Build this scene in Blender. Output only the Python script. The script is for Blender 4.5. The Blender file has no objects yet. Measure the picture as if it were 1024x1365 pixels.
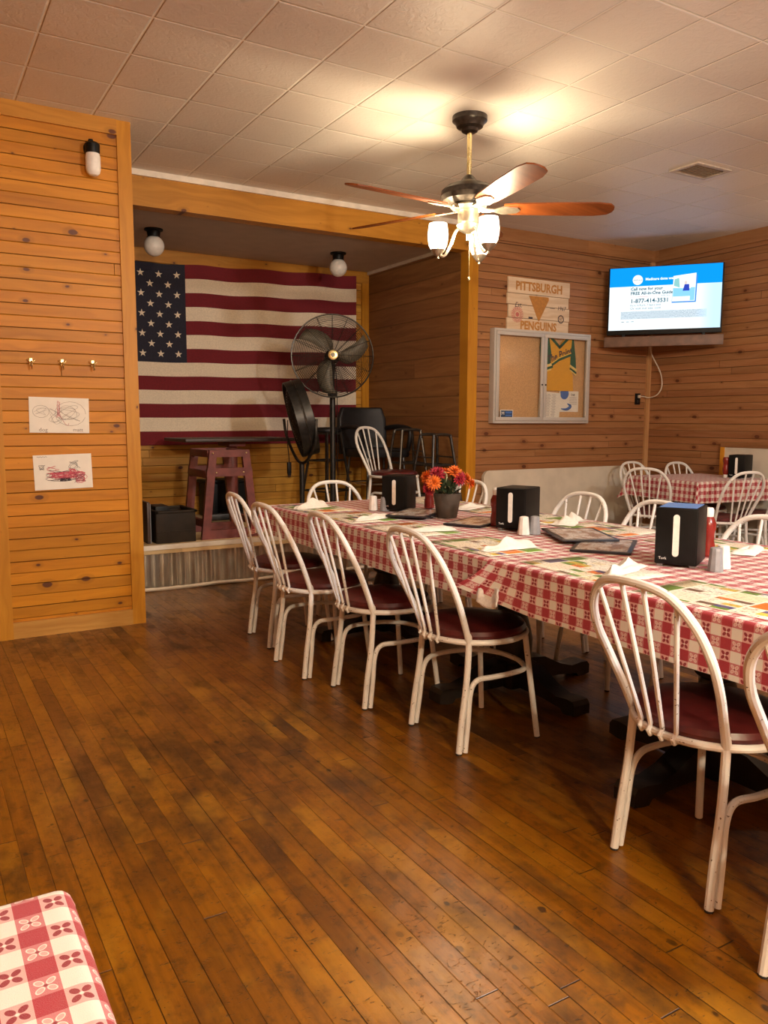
import bpy, bmesh, math, random
from mathutils import Vector, Matrix, noise as mnoise
random.seed(7)
SC = bpy.context.scene
COL = SC.collection
PI = math.pi
def V(*a): return Vector(a)
def R(d): return math.radians(d)

# ------------------------------------------------------------------ mesh builder
def frame_from(d):
    d = d.normalized()
    up = V(0, 0, 1) if abs(d.z) < .95 else V(1, 0, 0)
    x = up.cross(d).normalized()
    return x, d.cross(x).normalized(), d

class MB:
    def __init__(s):
        s.v = []; s.f = []; s.m = []; s.uv = {}
    def add(s, verts, faces, mat=0):
        b = len(s.v); s.v += [Vector(p) for p in verts]
        for f in faces:
            s.f.append([b + i for i in f]); s.m.append(mat)
        return b
    def box(s, c, size, rot=None, mat=0, bev=0.0):
        bm = bmesh.new(); bmesh.ops.create_cube(bm, size=1)
        for v in bm.verts: v.co = Vector((v.co.x * size[0], v.co.y * size[1], v.co.z * size[2]))
        if bev > 0:
            bmesh.ops.bevel(bm, geom=bm.edges[:], offset=bev, segments=2, affect='EDGES', profile=.6)
        M = Matrix.Identity(3) if rot is None else rot
        bm.verts.index_update()
        s.add([M @ v.co + Vector(c) for v in bm.verts], [[v.index for v in f.verts] for f in bm.faces], mat)
        bm.free(); return s
    def tube(s, pts, r, n=8, closed=False, mat=0, cap=True):
        pts = [Vector(p) for p in pts]; N = len(pts)
        rs = r if isinstance(r, (list, tuple)) else [r] * N
        rings = []; px = None
        for i, p in enumerate(pts):
            if closed: d = pts[(i + 1) % N] - pts[i - 1]
            else: d = pts[min(i + 1, N - 1)] - pts[max(i - 1, 0)]
            d = d.normalized()
            if px is None: x, y, _ = frame_from(d)
            else:
                x = (px - d * px.dot(d))
                x = x.normalized() if x.length > 1e-6 else frame_from(d)[0]
                y = d.cross(x)
            px = x
            rings.append([p + (x * math.cos(2 * PI * k / n) + y * math.sin(2 * PI * k / n)) * rs[i] for k in range(n)])
        verts = [q for g in rings for q in g]; faces = []
        for i in range(N if closed else N - 1):
            a = i * n; b = ((i + 1) % N) * n
            for k in range(n): faces.append([a + k, a + (k + 1) % n, b + (k + 1) % n, b + k])
        if cap and not closed:
            faces.append(list(range(n))[::-1]); faces.append([(N - 1) * n + k for k in range(n)])
        s.add(verts, faces, mat); return s
    def lathe(s, prof, c=(0, 0, 0), n=24, mat=0, rot=None, cap=True):
        # prof list of (r, z)
        M = Matrix.Identity(3) if rot is None else rot
        verts = []; faces = []; c = Vector(c)
        for r, z in prof:
            for k in range(n):
                a = 2 * PI * k / n
                verts.append(M @ V(r * math.cos(a), r * math.sin(a), z) + c)
        for i in range(len(prof) - 1):
            for k in range(n):
                faces.append([i * n + k, i * n + (k + 1) % n, (i + 1) * n + (k + 1) % n, (i + 1) * n + k])
        if cap:
            if prof[0][0] > 1e-5: faces.append(list(range(n))[::-1])
            if prof[-1][0] > 1e-5: faces.append([(len(prof) - 1) * n + k for k in range(n)])
        s.add(verts, faces, mat); return s
    def prism(s, outline, t, M=None, c=(0, 0, 0), mat=0):
        # outline in local xy, thickness along local z from 0 to t
        M = Matrix.Identity(3) if M is None else M; c = Vector(c); n = len(outline)
        verts = [M @ V(x, y, 0) + c for x, y in outline] + [M @ V(x, y, t) + c for x, y in outline]
        faces = [list(range(n))[::-1], [n + i for i in range(n)]] + [[i, (i + 1) % n, n + (i + 1) % n, n + i] for i in range(n)]
        s.add(verts, faces, mat); return s
    def grid(s, fn, us, vs, mat=0, uvf=None):
        b = len(s.v); nu = len(us); nv = len(vs)
        for v in vs:
            for u in us: s.v.append(Vector(fn(u, v)))
        for j in range(nv - 1):
            for i in range(nu - 1):
                mm = mat((us[i] + us[i + 1]) / 2, (vs[j] + vs[j + 1]) / 2) if callable(mat) else mat
                s.f.append([b + j * nu + i, b + j * nu + i + 1, b + (j + 1) * nu + i + 1, b + (j + 1) * nu + i]); s.m.append(mm)
        if uvf:
            for j, v in enumerate(vs):
                for i, u in enumerate(us): s.uv[b + j * nu + i] = uvf(u, v)
        return s
    def sphere(s, c, r, n=16, m=10, mat=0, sc=(1, 1, 1)):
        prof = [(max(1e-4, r * math.sin(PI * i / m)), -r * math.cos(PI * i / m)) for i in range(m + 1)]
        b = len(s.v); s.lathe(prof, (0, 0, 0), n, mat, cap=False)
        for i in range(b, len(s.v)):
            p = s.v[i]; s.v[i] = V(p.x * sc[0], p.y * sc[1], p.z * sc[2]) + Vector(c)
        return s
    def build(s, name, mats, parent=None, smooth=35):
        me = bpy.data.meshes.new(name)
        me.from_pydata([tuple(v) for v in s.v], [], s.f)
        mats = mats if isinstance(mats, (list, tuple)) else [mats]
        for m in mats: me.materials.append(m)
        me.polygons.foreach_set('material_index', s.m)
        if s.uv:
            ul = me.uv_layers.new(name='UVMap')
            for l in me.loops:
                ul.data[l.index].uv = s.uv.get(l.vertex_index, (0, 0))
        me.update()
        if smooth:
            me.polygons.foreach_set('use_smooth', [True] * len(me.polygons))
            me.set_sharp_from_angle(angle=R(smooth))
        o = bpy.data.objects.new(name, me); COL.objects.link(o)
        if parent: o.parent = parent
        return o

def tag(o, label=None, cat=None, group=None, kind=None):
    if label: o['label'] = label
    if cat: o['category'] = cat
    if group: o['group'] = group
    if kind: o['kind'] = kind
    return o
def thing(name, label, cat, loc=(0, 0, 0), rz=0.0, group=None, M=None):
    o = bpy.data.objects.new(name, None); COL.objects.link(o)
    o.empty_display_size = .1
    if M is not None: o.matrix_world = M
    else: o.location = loc; o.rotation_euler = (0, 0, rz)
    return tag(o, label, cat, group)
def kids(o): return [c for c in bpy.data.objects if c.parent == o]
def copy_tree(o, parent=None):
    c = o.copy(); COL.objects.link(c)
    if parent: c.parent = parent
    for ch in kids(o): copy_tree(ch, c)
    return c
def struct(o): o['kind'] = 'structure'; return o
def spline(pts, k=6, closed=False):
    pts = [Vector(p) for p in pts]; out = []; N = len(pts)
    for i in range(N if closed else N - 1):
        p0 = pts[(i - 1) % N] if closed or i > 0 else pts[0] * 2 - pts[1]
        p1 = pts[i]; p2 = pts[(i + 1) % N]
        p3 = pts[(i + 2) % N] if closed or i + 2 < N else pts[-1] * 2 - pts[-2]
        for j in range(k):
            t = j / k
            out.append(.5 * ((2 * p1) + (p2 - p0) * t + (2 * p0 - 5 * p1 + 4 * p2 - p3) * t * t + (3 * p1 - p0 - 3 * p2 + p3) * t ** 3))
    if not closed: out.append(pts[-1])
    return out
def text_mb(mb, s, size, M, c, mat=0, align='CENTER', extrude=.0008, sx=1.0, shear=0.0, bold=0.0):
    cu = bpy.data.curves.new('lettering', 'FONT'); cu.body = s; cu.size = size; cu.align_x = align; cu.align_y = 'CENTER'
    cu.extrude = extrude; cu.resolution_u = 2; cu.shear = shear; cu.offset = bold
    o = bpy.data.objects.new('lettering', cu); COL.objects.link(o)
    dg = bpy.context.evaluated_depsgraph_get(); dg.update()
    me = bpy.data.meshes.new_from_object(o.evaluated_get(dg))
    mb.add([M @ V(v.co.x * sx, v.co.y, v.co.z) + Vector(c) for v in me.vertices], [list(p.vertices) for p in me.polygons], mat)
    bpy.data.objects.remove(o); bpy.data.meshes.remove(me); bpy.data.curves.remove(cu)

# ------------------------------------------------------------------ materials
class G:
    def __init__(s, name):
        s.mat = bpy.data.materials.new(name); s.mat.use_nodes = True
        s.t = s.mat.node_tree; s.t.nodes.clear()
        s.out = s.t.nodes.new('ShaderNodeOutputMaterial')
    def n(s, typ, **kw):
        nd = s.t.nodes.new(typ)
        for k, v in kw.items(): setattr(nd, k, v)
        return nd
    def L(s, sock, v):
        if isinstance(v, bpy.types.NodeSocket): s.t.links.new(v, sock)
        elif v is not None:
            if sock.type == 'RGBA' and not isinstance(v, (int, float)) and len(v) == 3: v = (*v, 1)
            sock.default_value = v
    def m(s, op, a, b=None, c=None, clamp=False):
        nd = s.n('ShaderNodeMath', operation=op); nd.use_clamp = clamp
        s.L(nd.inputs[0], a); s.L(nd.inputs[1], b); s.L(nd.inputs[2], c); return nd.outputs[0]
    def mix(s, f, a, b, blend='MIX'):
        nd = s.n('ShaderNodeMix', data_type='RGBA', blend_type=blend)
        s.L(nd.inputs[0], f); s.L(nd.inputs[6], a); s.L(nd.inputs[7], b); return nd.outputs[2]
    def comb(s, x=0., y=0., z=0.):
        nd = s.n('ShaderNodeCombineXYZ'); s.L(nd.inputs[0], x); s.L(nd.inputs[1], y); s.L(nd.inputs[2], z); return nd.outputs[0]
    def sep(s, v):
        nd = s.n('ShaderNodeSeparateXYZ'); s.L(nd.inputs[0], v); return nd.outputs
    def obj(s): return s.n('ShaderNodeTexCoord').outputs['Object']
    def uv(s): return s.n('ShaderNodeTexCoord').outputs['UV']
    def noise(s, v, scale=1., detail=3., rough=.5, col=False, dist=0.):
        nd = s.n('ShaderNodeTexNoise'); s.L(nd.inputs['Vector'], v); s.L(nd.inputs['Scale'], scale); s.L(nd.inputs['Detail'], detail)
        s.L(nd.inputs['Roughness'], rough); s.L(nd.inputs['Distortion'], dist); return nd.outputs[1 if col else 0]
    def white(s, v, col=False):
        nd = s.n('ShaderNodeTexWhiteNoise', noise_dimensions='3D'); s.L(nd.inputs['Vector'], v); return nd.outputs[1 if col else 0]
    def vor(s, v, scale=1., rnd=1.):
        nd = s.n('ShaderNodeTexVoronoi', voronoi_dimensions='2D'); s.L(nd.inputs['Vector'], v); s.L(nd.inputs['Scale'], scale); s.L(nd.inputs['Randomness'], rnd); return nd.outputs
    def ss(s, x, a, b, lo=0., hi=1.):
        nd = s.n('ShaderNodeMapRange', interpolation_type='SMOOTHSTEP'); s.L(nd.inputs[0], x); s.L(nd.inputs[1], a); s.L(nd.inputs[2], b)
        s.L(nd.inputs[3], lo); s.L(nd.inputs[4], hi); return nd.outputs[0]
    def ramp(s, f, stops, interp='LINEAR'):
        nd = s.n('ShaderNodeValToRGB'); cr = nd.color_ramp; cr.interpolation = interp
        while len(cr.elements) < len(stops): cr.elements.new(.5)
        for e, (p, c) in zip(cr.elements, stops): e.position = p; e.color = (*c, 1)
        s.L(nd.inputs[0], f); return nd.outputs[0]
    def bump(s, h, dist=.01, strength=1.):
        nd = s.n('ShaderNodeBump'); s.L(nd.inputs['Height'], h); nd.inputs['Distance'].default_value = dist; nd.inputs['Strength'].default_value = strength
        return nd.outputs[0]
    def bsdf(s, col, rough=.5, metal=0., normal=None, spec=None, coat=0., emit=None, es=0., sheen=0.):
        nd = s.n('ShaderNodeBsdfPrincipled'); s.L(nd.inputs['Base Color'], col); s.L(nd.inputs['Roughness'], rough); s.L(nd.inputs['Metallic'], metal)
        if normal is not None: s.L(nd.inputs['Normal'], normal)
        if spec is not None: s.L(nd.inputs['Specular IOR Level'], spec)
        if coat: nd.inputs['Coat Weight'].default_value = coat; nd.inputs['Coat Roughness'].default_value = .15
        if emit is not None: s.L(nd.inputs['Emission Color'], emit); s.L(nd.inputs['Emission Strength'], es)
        if sheen: nd.inputs['Sheen Weight'].default_value = sheen
        s.t.links.new(nd.outputs[0], s.out.inputs[0]); return s.mat

def rgb(h):
    c = [int(h[i:i + 2], 16) / 255 for i in (0, 2, 4)]
    return tuple(x / 12.92 if x < .04045 else ((x + .055) / 1.055) ** 2.4 for x in c)

def plain(name, col, rough=.5, metal=0., var=.12, scale=40., bump=0., spec=None, coat=0., sheen=0.):
    g = G(name); c = g.obj()
    n = g.noise(c, scale, 3.)
    col2 = tuple(x * (1 - var) for x in col); col1 = tuple(min(1, x * (1 + var)) for x in col)
    k = g.mix(g.ss(n, .3, .7), col2, col1)
    rr = g.m('ADD', g.m('MULTIPLY', n, .15), rough - .07)
    return g.bsdf(k, rr, metal, g.bump(n, bump) if bump else None, spec, coat, sheen=sheen)

def pine(name, au, av, pitch, light, dark, seg=2.4, groove=1.0, knots=.45, off=0., alt=True, vary=.26, rough=.38, knot_col=(.07, .02, .008), ksc=1.):
    """varnished boards running along axis au, stacked along axis av (object coordinates in metres)"""
    g = G(name); xyz = g.sep(g.obj())
    u = xyz[au]; v = g.m('ADD', xyz[av], off)
    w = xyz[3 - au - av]
    vr = g.m('DIVIDE', v, pitch); row = g.m('FLOOR', vr); fv = g.m('FRACT', vr)
    r1 = g.white(g.comb(row, 3.1, 0.))
    us = g.m('ADD', g.m('DIVIDE', u, seg), g.m('MULTIPLY', r1, 5.)); si = g.m('FLOOR', us); fu = g.m('FRACT', us)
    r2 = g.white(g.comb(row, si, 1.7))
    warp = g.noise(g.comb(g.m('MULTIPLY', u, 2.2), g.m('MULTIPLY', v, 9.), w), 1., 2.)
    gv = g.comb(g.m('MULTIPLY', u, 1.3), g.m('ADD', g.m('MULTIPLY', v, 26.), g.m('MULTIPLY', warp, 3.5)), g.m('ADD', g.m('MULTIPLY', r2, 40.), w))
    grain = g.noise(gv, 1., 4., .55)
    fine = g.noise(g.comb(g.m('MULTIPLY', u, 6.), g.m('MULTIPLY', v, 160.), w), 1., 3., .6)
    k = g.mix(g.ss(grain, .22, .85), light, dark)
    k = g.mix(g.m('MULTIPLY', g.ss(fine, .45, .8), .3), k, dark)
    bright = g.m('ADD', 1 - vary / 2, g.m('MULTIPLY', r2, vary))
    k = g.mix(1., k, g.comb(bright, g.m('MULTIPLY', bright, g.m('ADD', .95, g.m('MULTIPLY', r1, .08))), bright), 'MULTIPLY')
    # knots
    kv = g.comb(g.m('DIVIDE', g.m('ADD', u, g.m('MULTIPLY', warp, .03)), .23 * ksc), g.m('DIVIDE', v, .135 * ksc), w)
    vo = g.vor(kv, 1.)
    kr = g.sep(vo[1])
    rad = g.m('MULTIPLY', g.m('SUBTRACT', kr[0], 1 - knots, clamp=True), .30)
    wob = g.m('ADD', vo[0], g.m('MULTIPLY', g.m('SUBTRACT', grain, .5), .05))
    kn = g.ss(g.m('SUBTRACT', wob, rad), -.035, .012, 1., 0.)
    halo = g.ss(g.m('SUBTRACT', wob, g.m('MULTIPLY', rad, 2.)), -.05, .05, 1., 0.)
    k = g.mix(g.m('MULTIPLY', halo, .35), k, tuple(x * .6 for x in dark))
    k = g.mix(g.m('MULTIPLY', kn, .95), k, g.mix(kr[1], knot_col, tuple(x * 1.7 for x in knot_col)))
    # grooves
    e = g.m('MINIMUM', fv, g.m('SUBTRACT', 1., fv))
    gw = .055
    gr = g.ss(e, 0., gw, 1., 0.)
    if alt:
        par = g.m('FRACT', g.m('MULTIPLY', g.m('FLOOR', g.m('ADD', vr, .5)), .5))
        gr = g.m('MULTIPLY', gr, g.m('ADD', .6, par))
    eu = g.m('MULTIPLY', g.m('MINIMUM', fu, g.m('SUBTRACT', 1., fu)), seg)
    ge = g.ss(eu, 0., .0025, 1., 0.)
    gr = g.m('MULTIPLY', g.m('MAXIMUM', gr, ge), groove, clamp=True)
    k = g.mix(g.m('MULTIPLY', gr, .8), k, tuple(x * .16 for x in dark))  # gap shade of the grooves painted into the colour, on top of the bump
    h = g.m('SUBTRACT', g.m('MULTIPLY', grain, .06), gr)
    return g.bsdf(k, g.m('ADD', rough, g.m('MULTIPLY', fine, .12)), 0., g.bump(h, .005), .28)

def paint_white():
    g = G('chipped_white_enamel'); c = g.obj()
    n = g.noise(c, 90., 2.); big = g.noise(c, 7., 3.)
    k = g.mix(g.ss(big, .35, .75), (.82, .82, .80), (.70, .69, .66))
    sp = g.ss(g.m('ADD', n, g.m('MULTIPLY', big, .25)), .82, .87)
    k = g.mix(sp, k, (.13, .09, .06))
    return g.bsdf(k, g.m('ADD', .28, g.m('MULTIPLY', big, .2)), 0., g.bump(n, .0006), .5)

def cloth_mat():
    g = G('red_check_cloth'); uv = g.sep(g.uv())
    fx = g.m('FRACT', uv[0]); fy = g.m('FRACT', uv[1])
    ax = g.m('GREATER_THAN', fx, .5); ay = g.m('GREATER_THAN', fy, .5)
    p = g.m('SUBTRACT', g.m('MULTIPLY', g.m('FRACT', g.m('MULTIPLY', fx, 2.)), 2.), 1.)
    q = g.m('SUBTRACT', g.m('MULTIPLY', g.m('FRACT', g.m('MULTIPLY', fy, 2.)), 2.), 1.)
    a = g.m('ABSOLUTE', p); b = g.m('ABSOLUTE', q)
    rr = g.m('SUBTRACT', g.m('MULTIPLY', g.m('ADD', a, b), .7071), .56)
    tt = g.m('MULTIPLY', g.m('SUBTRACT', a, b), .7071)
    ell = g.m('ADD', g.m('POWER', g.m('DIVIDE', rr, .40), 2.), g.m('POWER', g.m('DIVIDE', tt, .27), 2.))
    pet = g.ss(ell, .85, 1.1, 1., 0.); inner = g.ss(ell, .45, .62, 1., 0.)
    dot = g.ss(g.m('ADD', g.m('MULTIPLY', p, p), g.m('MULTIPLY', q, q)), .012, .03, 1., 0.)
    red = (.36, .018, .035); white = (.73, .69, .62); pink1 = (.66, .36, .34); pink2 = (.52, .17, .18); dred = (.25, .012, .025)
    A = g.mix(dot, g.mix(pet, pink1, dred), white)
    B = g.mix(dot, g.mix(pet, pink2, g.mix(inner, white, pink1)), dred)
    row0 = g.mix(ax, red, A); row1 = g.mix(ax, B, white)
    k = g.mix(ay, row0, row1)
    n = g.noise(g.comb(g.m('MULTIPLY', uv[0], 60.), g.m('MULTIPLY', uv[1], 60.), 0.), 1., 2.)
    st = g.noise(g.obj(), 6., 3.)
    k = g.mix(g.m('MULTIPLY', g.ss(n, .4, .8), .14), k, (.75, .6, .55))
    k = g.mix(g.m('MULTIPLY', g.ss(st, .55, .8), .12), k, (.55, .42, .25))
    return g.bsdf(k, .75, 0., g.bump(n, .0008), .2, sheen=.15)

def floor_mat():
    g = G('worn_strip_floor'); xyz = g.sep(g.obj()); x = xyz[0]; y = xyz[1]
    P = .0608
    vr = g.m('DIVIDE', g.m('ADD', x, .02), P); row = g.m('FLOOR', vr); fv = g.m('FRACT', vr)
    r1 = g.white(g.comb(row, 9.2, 0.)); us = g.m('ADD', g.m('DIVIDE', y, 1.5), g.m('MULTIPLY', r1, 7.)); si = g.m('FLOOR', us); fu = g.m('FRACT', us)
    r2 = g.white(g.comb(row, si, 4.4)); r3 = g.white(g.comb(row, si, 8.4))
    grain = g.noise(g.comb(g.m('MULTIPLY', x, 60.), g.m('MULTIPLY', y, 3.), g.m('MULTIPLY', r2, 30.)), 1., 4., .6)
    k = g.mix(g.ss(grain, .3, .75), rgb('8c5406'), rgb('6e4104'))
    k = g.mix(g.ss(r2, .3, 1., 0., .45), k, rgb('9a640a'))
    k = g.mix(g.ss(r3, .78, 1., 0., .6), k, rgb('4e2b04'))
    big = g.noise(g.comb(g.m('MULTIPLY', x, 1.7), g.m('MULTIPLY', y, .9), 3.), 1., 4., .6)
    mid = g.noise(g.comb(g.m('MULTIPLY', x, 8.), g.m('MULTIPLY', y, 4.5), g.m('MULTIPLY', r1, 1.5)), 1., 5., .65)
    dirt = g.ss(g.m('ADD', g.m('MULTIPLY', big, .6), g.m('MULTIPLY', mid, .5)), .50, .70)
    k = g.mix(g.m('MULTIPLY', dirt, .72), k, rgb('241404'))
    blot = g.noise(g.comb(g.m('MULTIPLY', x, 24.), g.m('MULTIPLY', y, 18.), 5.), 1., 4., .7)
    k = g.mix(g.m('MULTIPLY', g.ss(blot, .48, .68), .5), k, rgb('2e1a05'))
    wear = g.noise(g.comb(g.m('MULTIPLY', x, 4.), g.m('MULTIPLY', y, 2.5), g.m('MULTIPLY', r1, 3.)), 1., 4., .65)
    k = g.mix(g.m('MULTIPLY', g.ss(wear, .48, .7), .5), k, rgb('b27c1e'))
    spots = g.vor(g.comb(g.m('MULTIPLY', x, 11.), g.m('MULTIPLY', y, 8.), 0.), 1.)
    sr = g.sep(spots[1])
    spm = g.m('MULTIPLY', g.ss(g.m('SUBTRACT', g.m('ADD', spots[0], g.m('MULTIPLY', g.m('SUBTRACT', blot, .5), .25)), g.m('MULTIPLY', sr[0], .13)), -.05, .01, 1., 0.), g.m('GREATER_THAN', sr[1], .5))
    spm = g.m('MULTIPLY', spm, g.ss(big, .40, .56))
    k = g.mix(g.m('MULTIPLY', spm, .85), k, rgb('1c0d06'))
    scr = g.noise(g.comb(g.m('MULTIPLY', x, 20.), g.m('MULTIPLY', y, 44.), 7.), 1., 3., .75, dist=2.)
    scr2 = g.ss(scr, .60, .68)
    k = g.mix(g.m('MULTIPLY', scr2, .7), k, rgb('1e1006'))
    e = g.m('MULTIPLY', g.m('MINIMUM', fv, g.m('SUBTRACT', 1., fv)), P)
    eu = g.m('MULTIPLY', g.m('MINIMUM', fu, g.m('SUBTRACT', 1., fu)), 1.5)
    gr = g.m('MAXIMUM', g.m('MULTIPLY', g.ss(e, .0003, .0019, 1., 0.), g.m('ADD', .4, g.m('MULTIPLY', g.m('POWER', g.white(g.comb(g.m('FLOOR', g.m('ADD', vr, .5)), 2.2, 0.)), 2.), .9))), g.ss(eu, .0005, .0028, 1., 0.))
    gr = g.m('MULTIPLY', gr, 1., clamp=True)
    k = g.mix(g.m('MULTIPLY', gr, .9, clamp=True), k, rgb('1a0c04'))
    h = g.m('SUBTRACT', g.m('ADD', g.m('MULTIPLY', grain, .22), g.m('MULTIPLY', blot, .25)), g.m('ADD', gr, g.m('MULTIPLY', scr2, .2)))
    rough = g.m('ADD', .20, g.m('ADD', g.m('MULTIPLY', mid, .16), g.m('ADD', g.m('MULTIPLY', dirt, .12), g.m('MULTIPLY', blot, .08))))
    return g.bsdf(k, rough, 0., g.bump(h, .0025, .8), .5)

def ceiling_mat():
    g = G('pressed_ceiling_tile'); xyz = g.sep(g.obj()); T = .4064
    sx = g.m('DIVIDE', g.m('SUBTRACT', xyz[0], .6153), T); sy = g.m('DIVIDE', g.m('SUBTRACT', xyz[1], 3.2536), T)
    fx = g.m('FRACT', sx); fy = g.m('FRACT', sy)
    ex = g.m('MINIMUM', fx, g.m('SUBTRACT', 1., fx)); ey = g.m('MINIMUM', fy, g.m('SUBTRACT', 1., fy))
    e = g.m('MINIMUM', ex, ey)
    r = g.white(g.comb(g.m('FLOOR', sx), g.m('FLOOR', sy), 2.))
    off = g.comb(g.m('MULTIPLY', r, 13.), g.m('MULTIPLY', r, 29.), 0.)
    va = g.n('ShaderNodeVectorMath', operation='ADD'); g.L(va.inputs[0], g.obj()); g.L(va.inputs[1], off)
    tex = g.noise(va.outputs[0], 28., 3., .6, dist=1.2)
    gr = g.ss(e, .006, .024, 1., 0.)
    line = g.ss(e, .007, .017, 1., 0.)
    k = g.mix(g.m('MULTIPLY', r, 1.), (.78, .725, .66), (.715, .66, .60))
    st = g.noise(g.obj(), 1.1, 3.)
    k = g.mix(g.m('MULTIPLY', g.ss(st, .5, .8), .25), k, (.64, .53, .40))
    k = g.mix(g.m('MULTIPLY', line, .85), k, (.90, .84, .74))
    h = g.m('ADD', g.m('MULTIPLY', tex, .55), g.m('MULTIPLY', gr, -1.0))
    h = g.m('ADD', h, g.m('MULTIPLY', g.m('MULTIPLY', g.m('SUBTRACT', fx, .5), g.m('SUBTRACT', r, .5)), .8))
    return g.bsdf(k, .45, 0., g.bump(h, .006), .35)

def placemat_mat():
    g = G('printed_advert_placemat'); uv = g.sep(g.uv()); u = uv[0]; v = uv[1]
    oi = g.n('ShaderNodeObjectInfo').outputs['Random']
    bu = g.m('MULTIPLY', u, 3.6); bv = g.m('ADD', g.m('MULTIPLY', v, 3.2), g.m('MULTIPLY', g.m('FLOOR', bu), .37))
    ci = g.comb(g.m('FLOOR', bu), g.m('FLOOR', bv), g.m('FLOOR', g.m('MULTIPLY', oi, 5.)))
    r2 = g.white(g.comb(g.m('FLOOR', bv), g.m('FLOOR', bu), 5.))
    cf = g.comb(g.m('FLOOR', g.m('MULTIPLY', bu, 2.)), g.m('FLOOR', g.m('MULTIPLY', bv, 3.)), g.m('ADD', 9., g.m('FLOOR', g.m('MULTIPLY', oi, 5.))))
    fine_ = g.m('GREATER_THAN', r2, .5)
    r = g.m('ADD', g.m('MULTIPLY', g.white(ci), g.m('SUBTRACT', 1., fine_)), g.m('MULTIPLY', g.white(cf), fine_))
    k = g.ramp(r, [(0, rgb('e8dcb8')), (.10, rgb('efe9da')), (.24, rgb('6f9436')), (.36, rgb('efe8d8')), (.48, rgb('d97a30')), (.57, rgb('f0e9d6')),
                   (.66, rgb('50507c')), (.75, rgb('c9b04c')), (.84, rgb('6a5648')), (.93, rgb('ece2cc'))], 'CONSTANT')
    txt = g.noise(g.comb(g.m('MULTIPLY', u, 26.), g.m('MULTIPLY', v, 60.), r), 1., 2., .7)
    k = g.mix(g.m('MULTIPLY', g.ss(txt, .53, .60), g.ss(r2, .2, .8, .45, .85)), k, g.mix(g.m('GREATER_THAN', r, .6), rgb('3a3430'), rgb('8f5a34')))
    fu = g.m('FRACT', bu); fv = g.m('FRACT', bv)
    e = g.m('MINIMUM', g.m('MINIMUM', fu, g.m('SUBTRACT', 1., fu)), g.m('MINIMUM', fv, g.m('SUBTRACT', 1., fv)))
    k = g.mix(g.ss(e, .02, .05, 1., 0.), k, rgb('efe8d8'))
    eb = g.m('MINIMUM', g.m('MINIMUM', u, g.m('SUBTRACT', 1., u)), g.m('MINIMUM', v, g.m('SUBTRACT', 1., v)))
    k = g.mix(g.ss(eb, .022, .028, 1., 0.), k, rgb('f2eadb'))
    return g.bsdf(k, .45, 0., None, .4)

def menu_mat():
    g = G('printed_menu_page'); xyz = g.sep(g.uv()); u = xyz[0]; v = xyz[1]
    t = g.noise(g.comb(g.m('MULTIPLY', u, 22.), g.m('MULTIPLY', v, 50.), 0.), 1., 2., .7)
    pic = g.noise(g.comb(g.m('MULTIPLY', u, 5.), g.m('MULTIPLY', v, 4.), 4.), 1., 1.)
    k = g.mix(g.ss(pic, .4, .62), rgb('e2dbd5'), rgb('b59c8e'))
    k = g.mix(g.m('MULTIPLY', g.ss(t, .55, .6), .6), k, rgb('5a5060'))
    return g.bsdf(k, .2, 0., None, .5, coat=.3)

def glass_mat():
    g = G('cabinet_glass')
    tr = g.n('ShaderNodeBsdfTransparent'); tr.inputs[0].default_value = (.97, .97, .96, 1)
    gl = g.n('ShaderNodeBsdfGlossy'); gl.inputs['Roughness'].default_value = .04
    fr = g.n('ShaderNodeLayerWeight'); fr.inputs[0].default_value = .5
    mx = g.n('ShaderNodeMixShader'); g.L(mx.inputs[0], g.m('ADD', .045, g.m('MULTIPLY', g.m('POWER', fr.outputs[1], 4.), .6))); g.t.links.new(tr.outputs[0], mx.inputs[1]); g.t.links.new(gl.outputs[0], mx.inputs[2])
    g.t.links.new(mx.outputs[0], g.out.inputs[0]); return g.mat

def emit(name, col, st, var=0.):
    g = G(name); e = g.n('ShaderNodeEmission'); e.inputs[0].default_value = (*col, 1); e.inputs[1].default_value = st
    if var:
        n = g.noise(g.obj(), 30., 2.)
        g.L(e.inputs[1], g.m('MULTIPLY', st, g.m('ADD', 1 - var / 2, g.m('MULTIPLY', n, var))))
    g.t.links.new(e.outputs[0], g.out.inputs[0]); return g.mat

AMB_L, AMB_D = rgb('c4821a'), rgb('a96a0e')
BRN_L, BRN_D = rgb('a2744e'), rgb('8a5a34')  # same pine as AMB, browned and darkened for the dimmer light there
M = {}
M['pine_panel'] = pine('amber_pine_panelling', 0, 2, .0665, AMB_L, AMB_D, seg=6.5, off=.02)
M['pine_wall'] = pine('dim_tinted_pine_panelling', 0, 2, .0665, BRN_L, BRN_D, seg=5., off=.01)
M['pine_side'] = pine('dim_tinted_pine_panelling_side', 1, 2, .0665, BRN_L, BRN_D, seg=5., off=.03)
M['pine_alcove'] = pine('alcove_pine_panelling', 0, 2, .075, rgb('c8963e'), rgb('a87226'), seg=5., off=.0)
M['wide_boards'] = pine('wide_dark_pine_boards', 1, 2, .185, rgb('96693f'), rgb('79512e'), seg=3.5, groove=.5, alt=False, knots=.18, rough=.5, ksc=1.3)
M['pine_v'] = pine('pine_trim_upright', 2, 0, 5., rgb('ca8c26'), rgb('af7218'), seg=9., groove=0., alt=False, knots=.25)
M['pine_h'] = pine('pine_trim_level', 0, 2, 5., rgb('c68a34'), rgb('aa7122'), seg=9., groove=0., alt=False, knots=.35)
M['pine_hy'] = pine('pine_trim_level_side', 1, 2, 5., BRN_L, BRN_D, seg=9., groove=0., alt=False, knots=.35)
M['pine_base'] = pine('pale_pine_baseboard', 0, 2, 5., rgb('c8964c'), rgb('ac7834'), seg=9., groove=0., alt=False, knots=.25)
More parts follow.
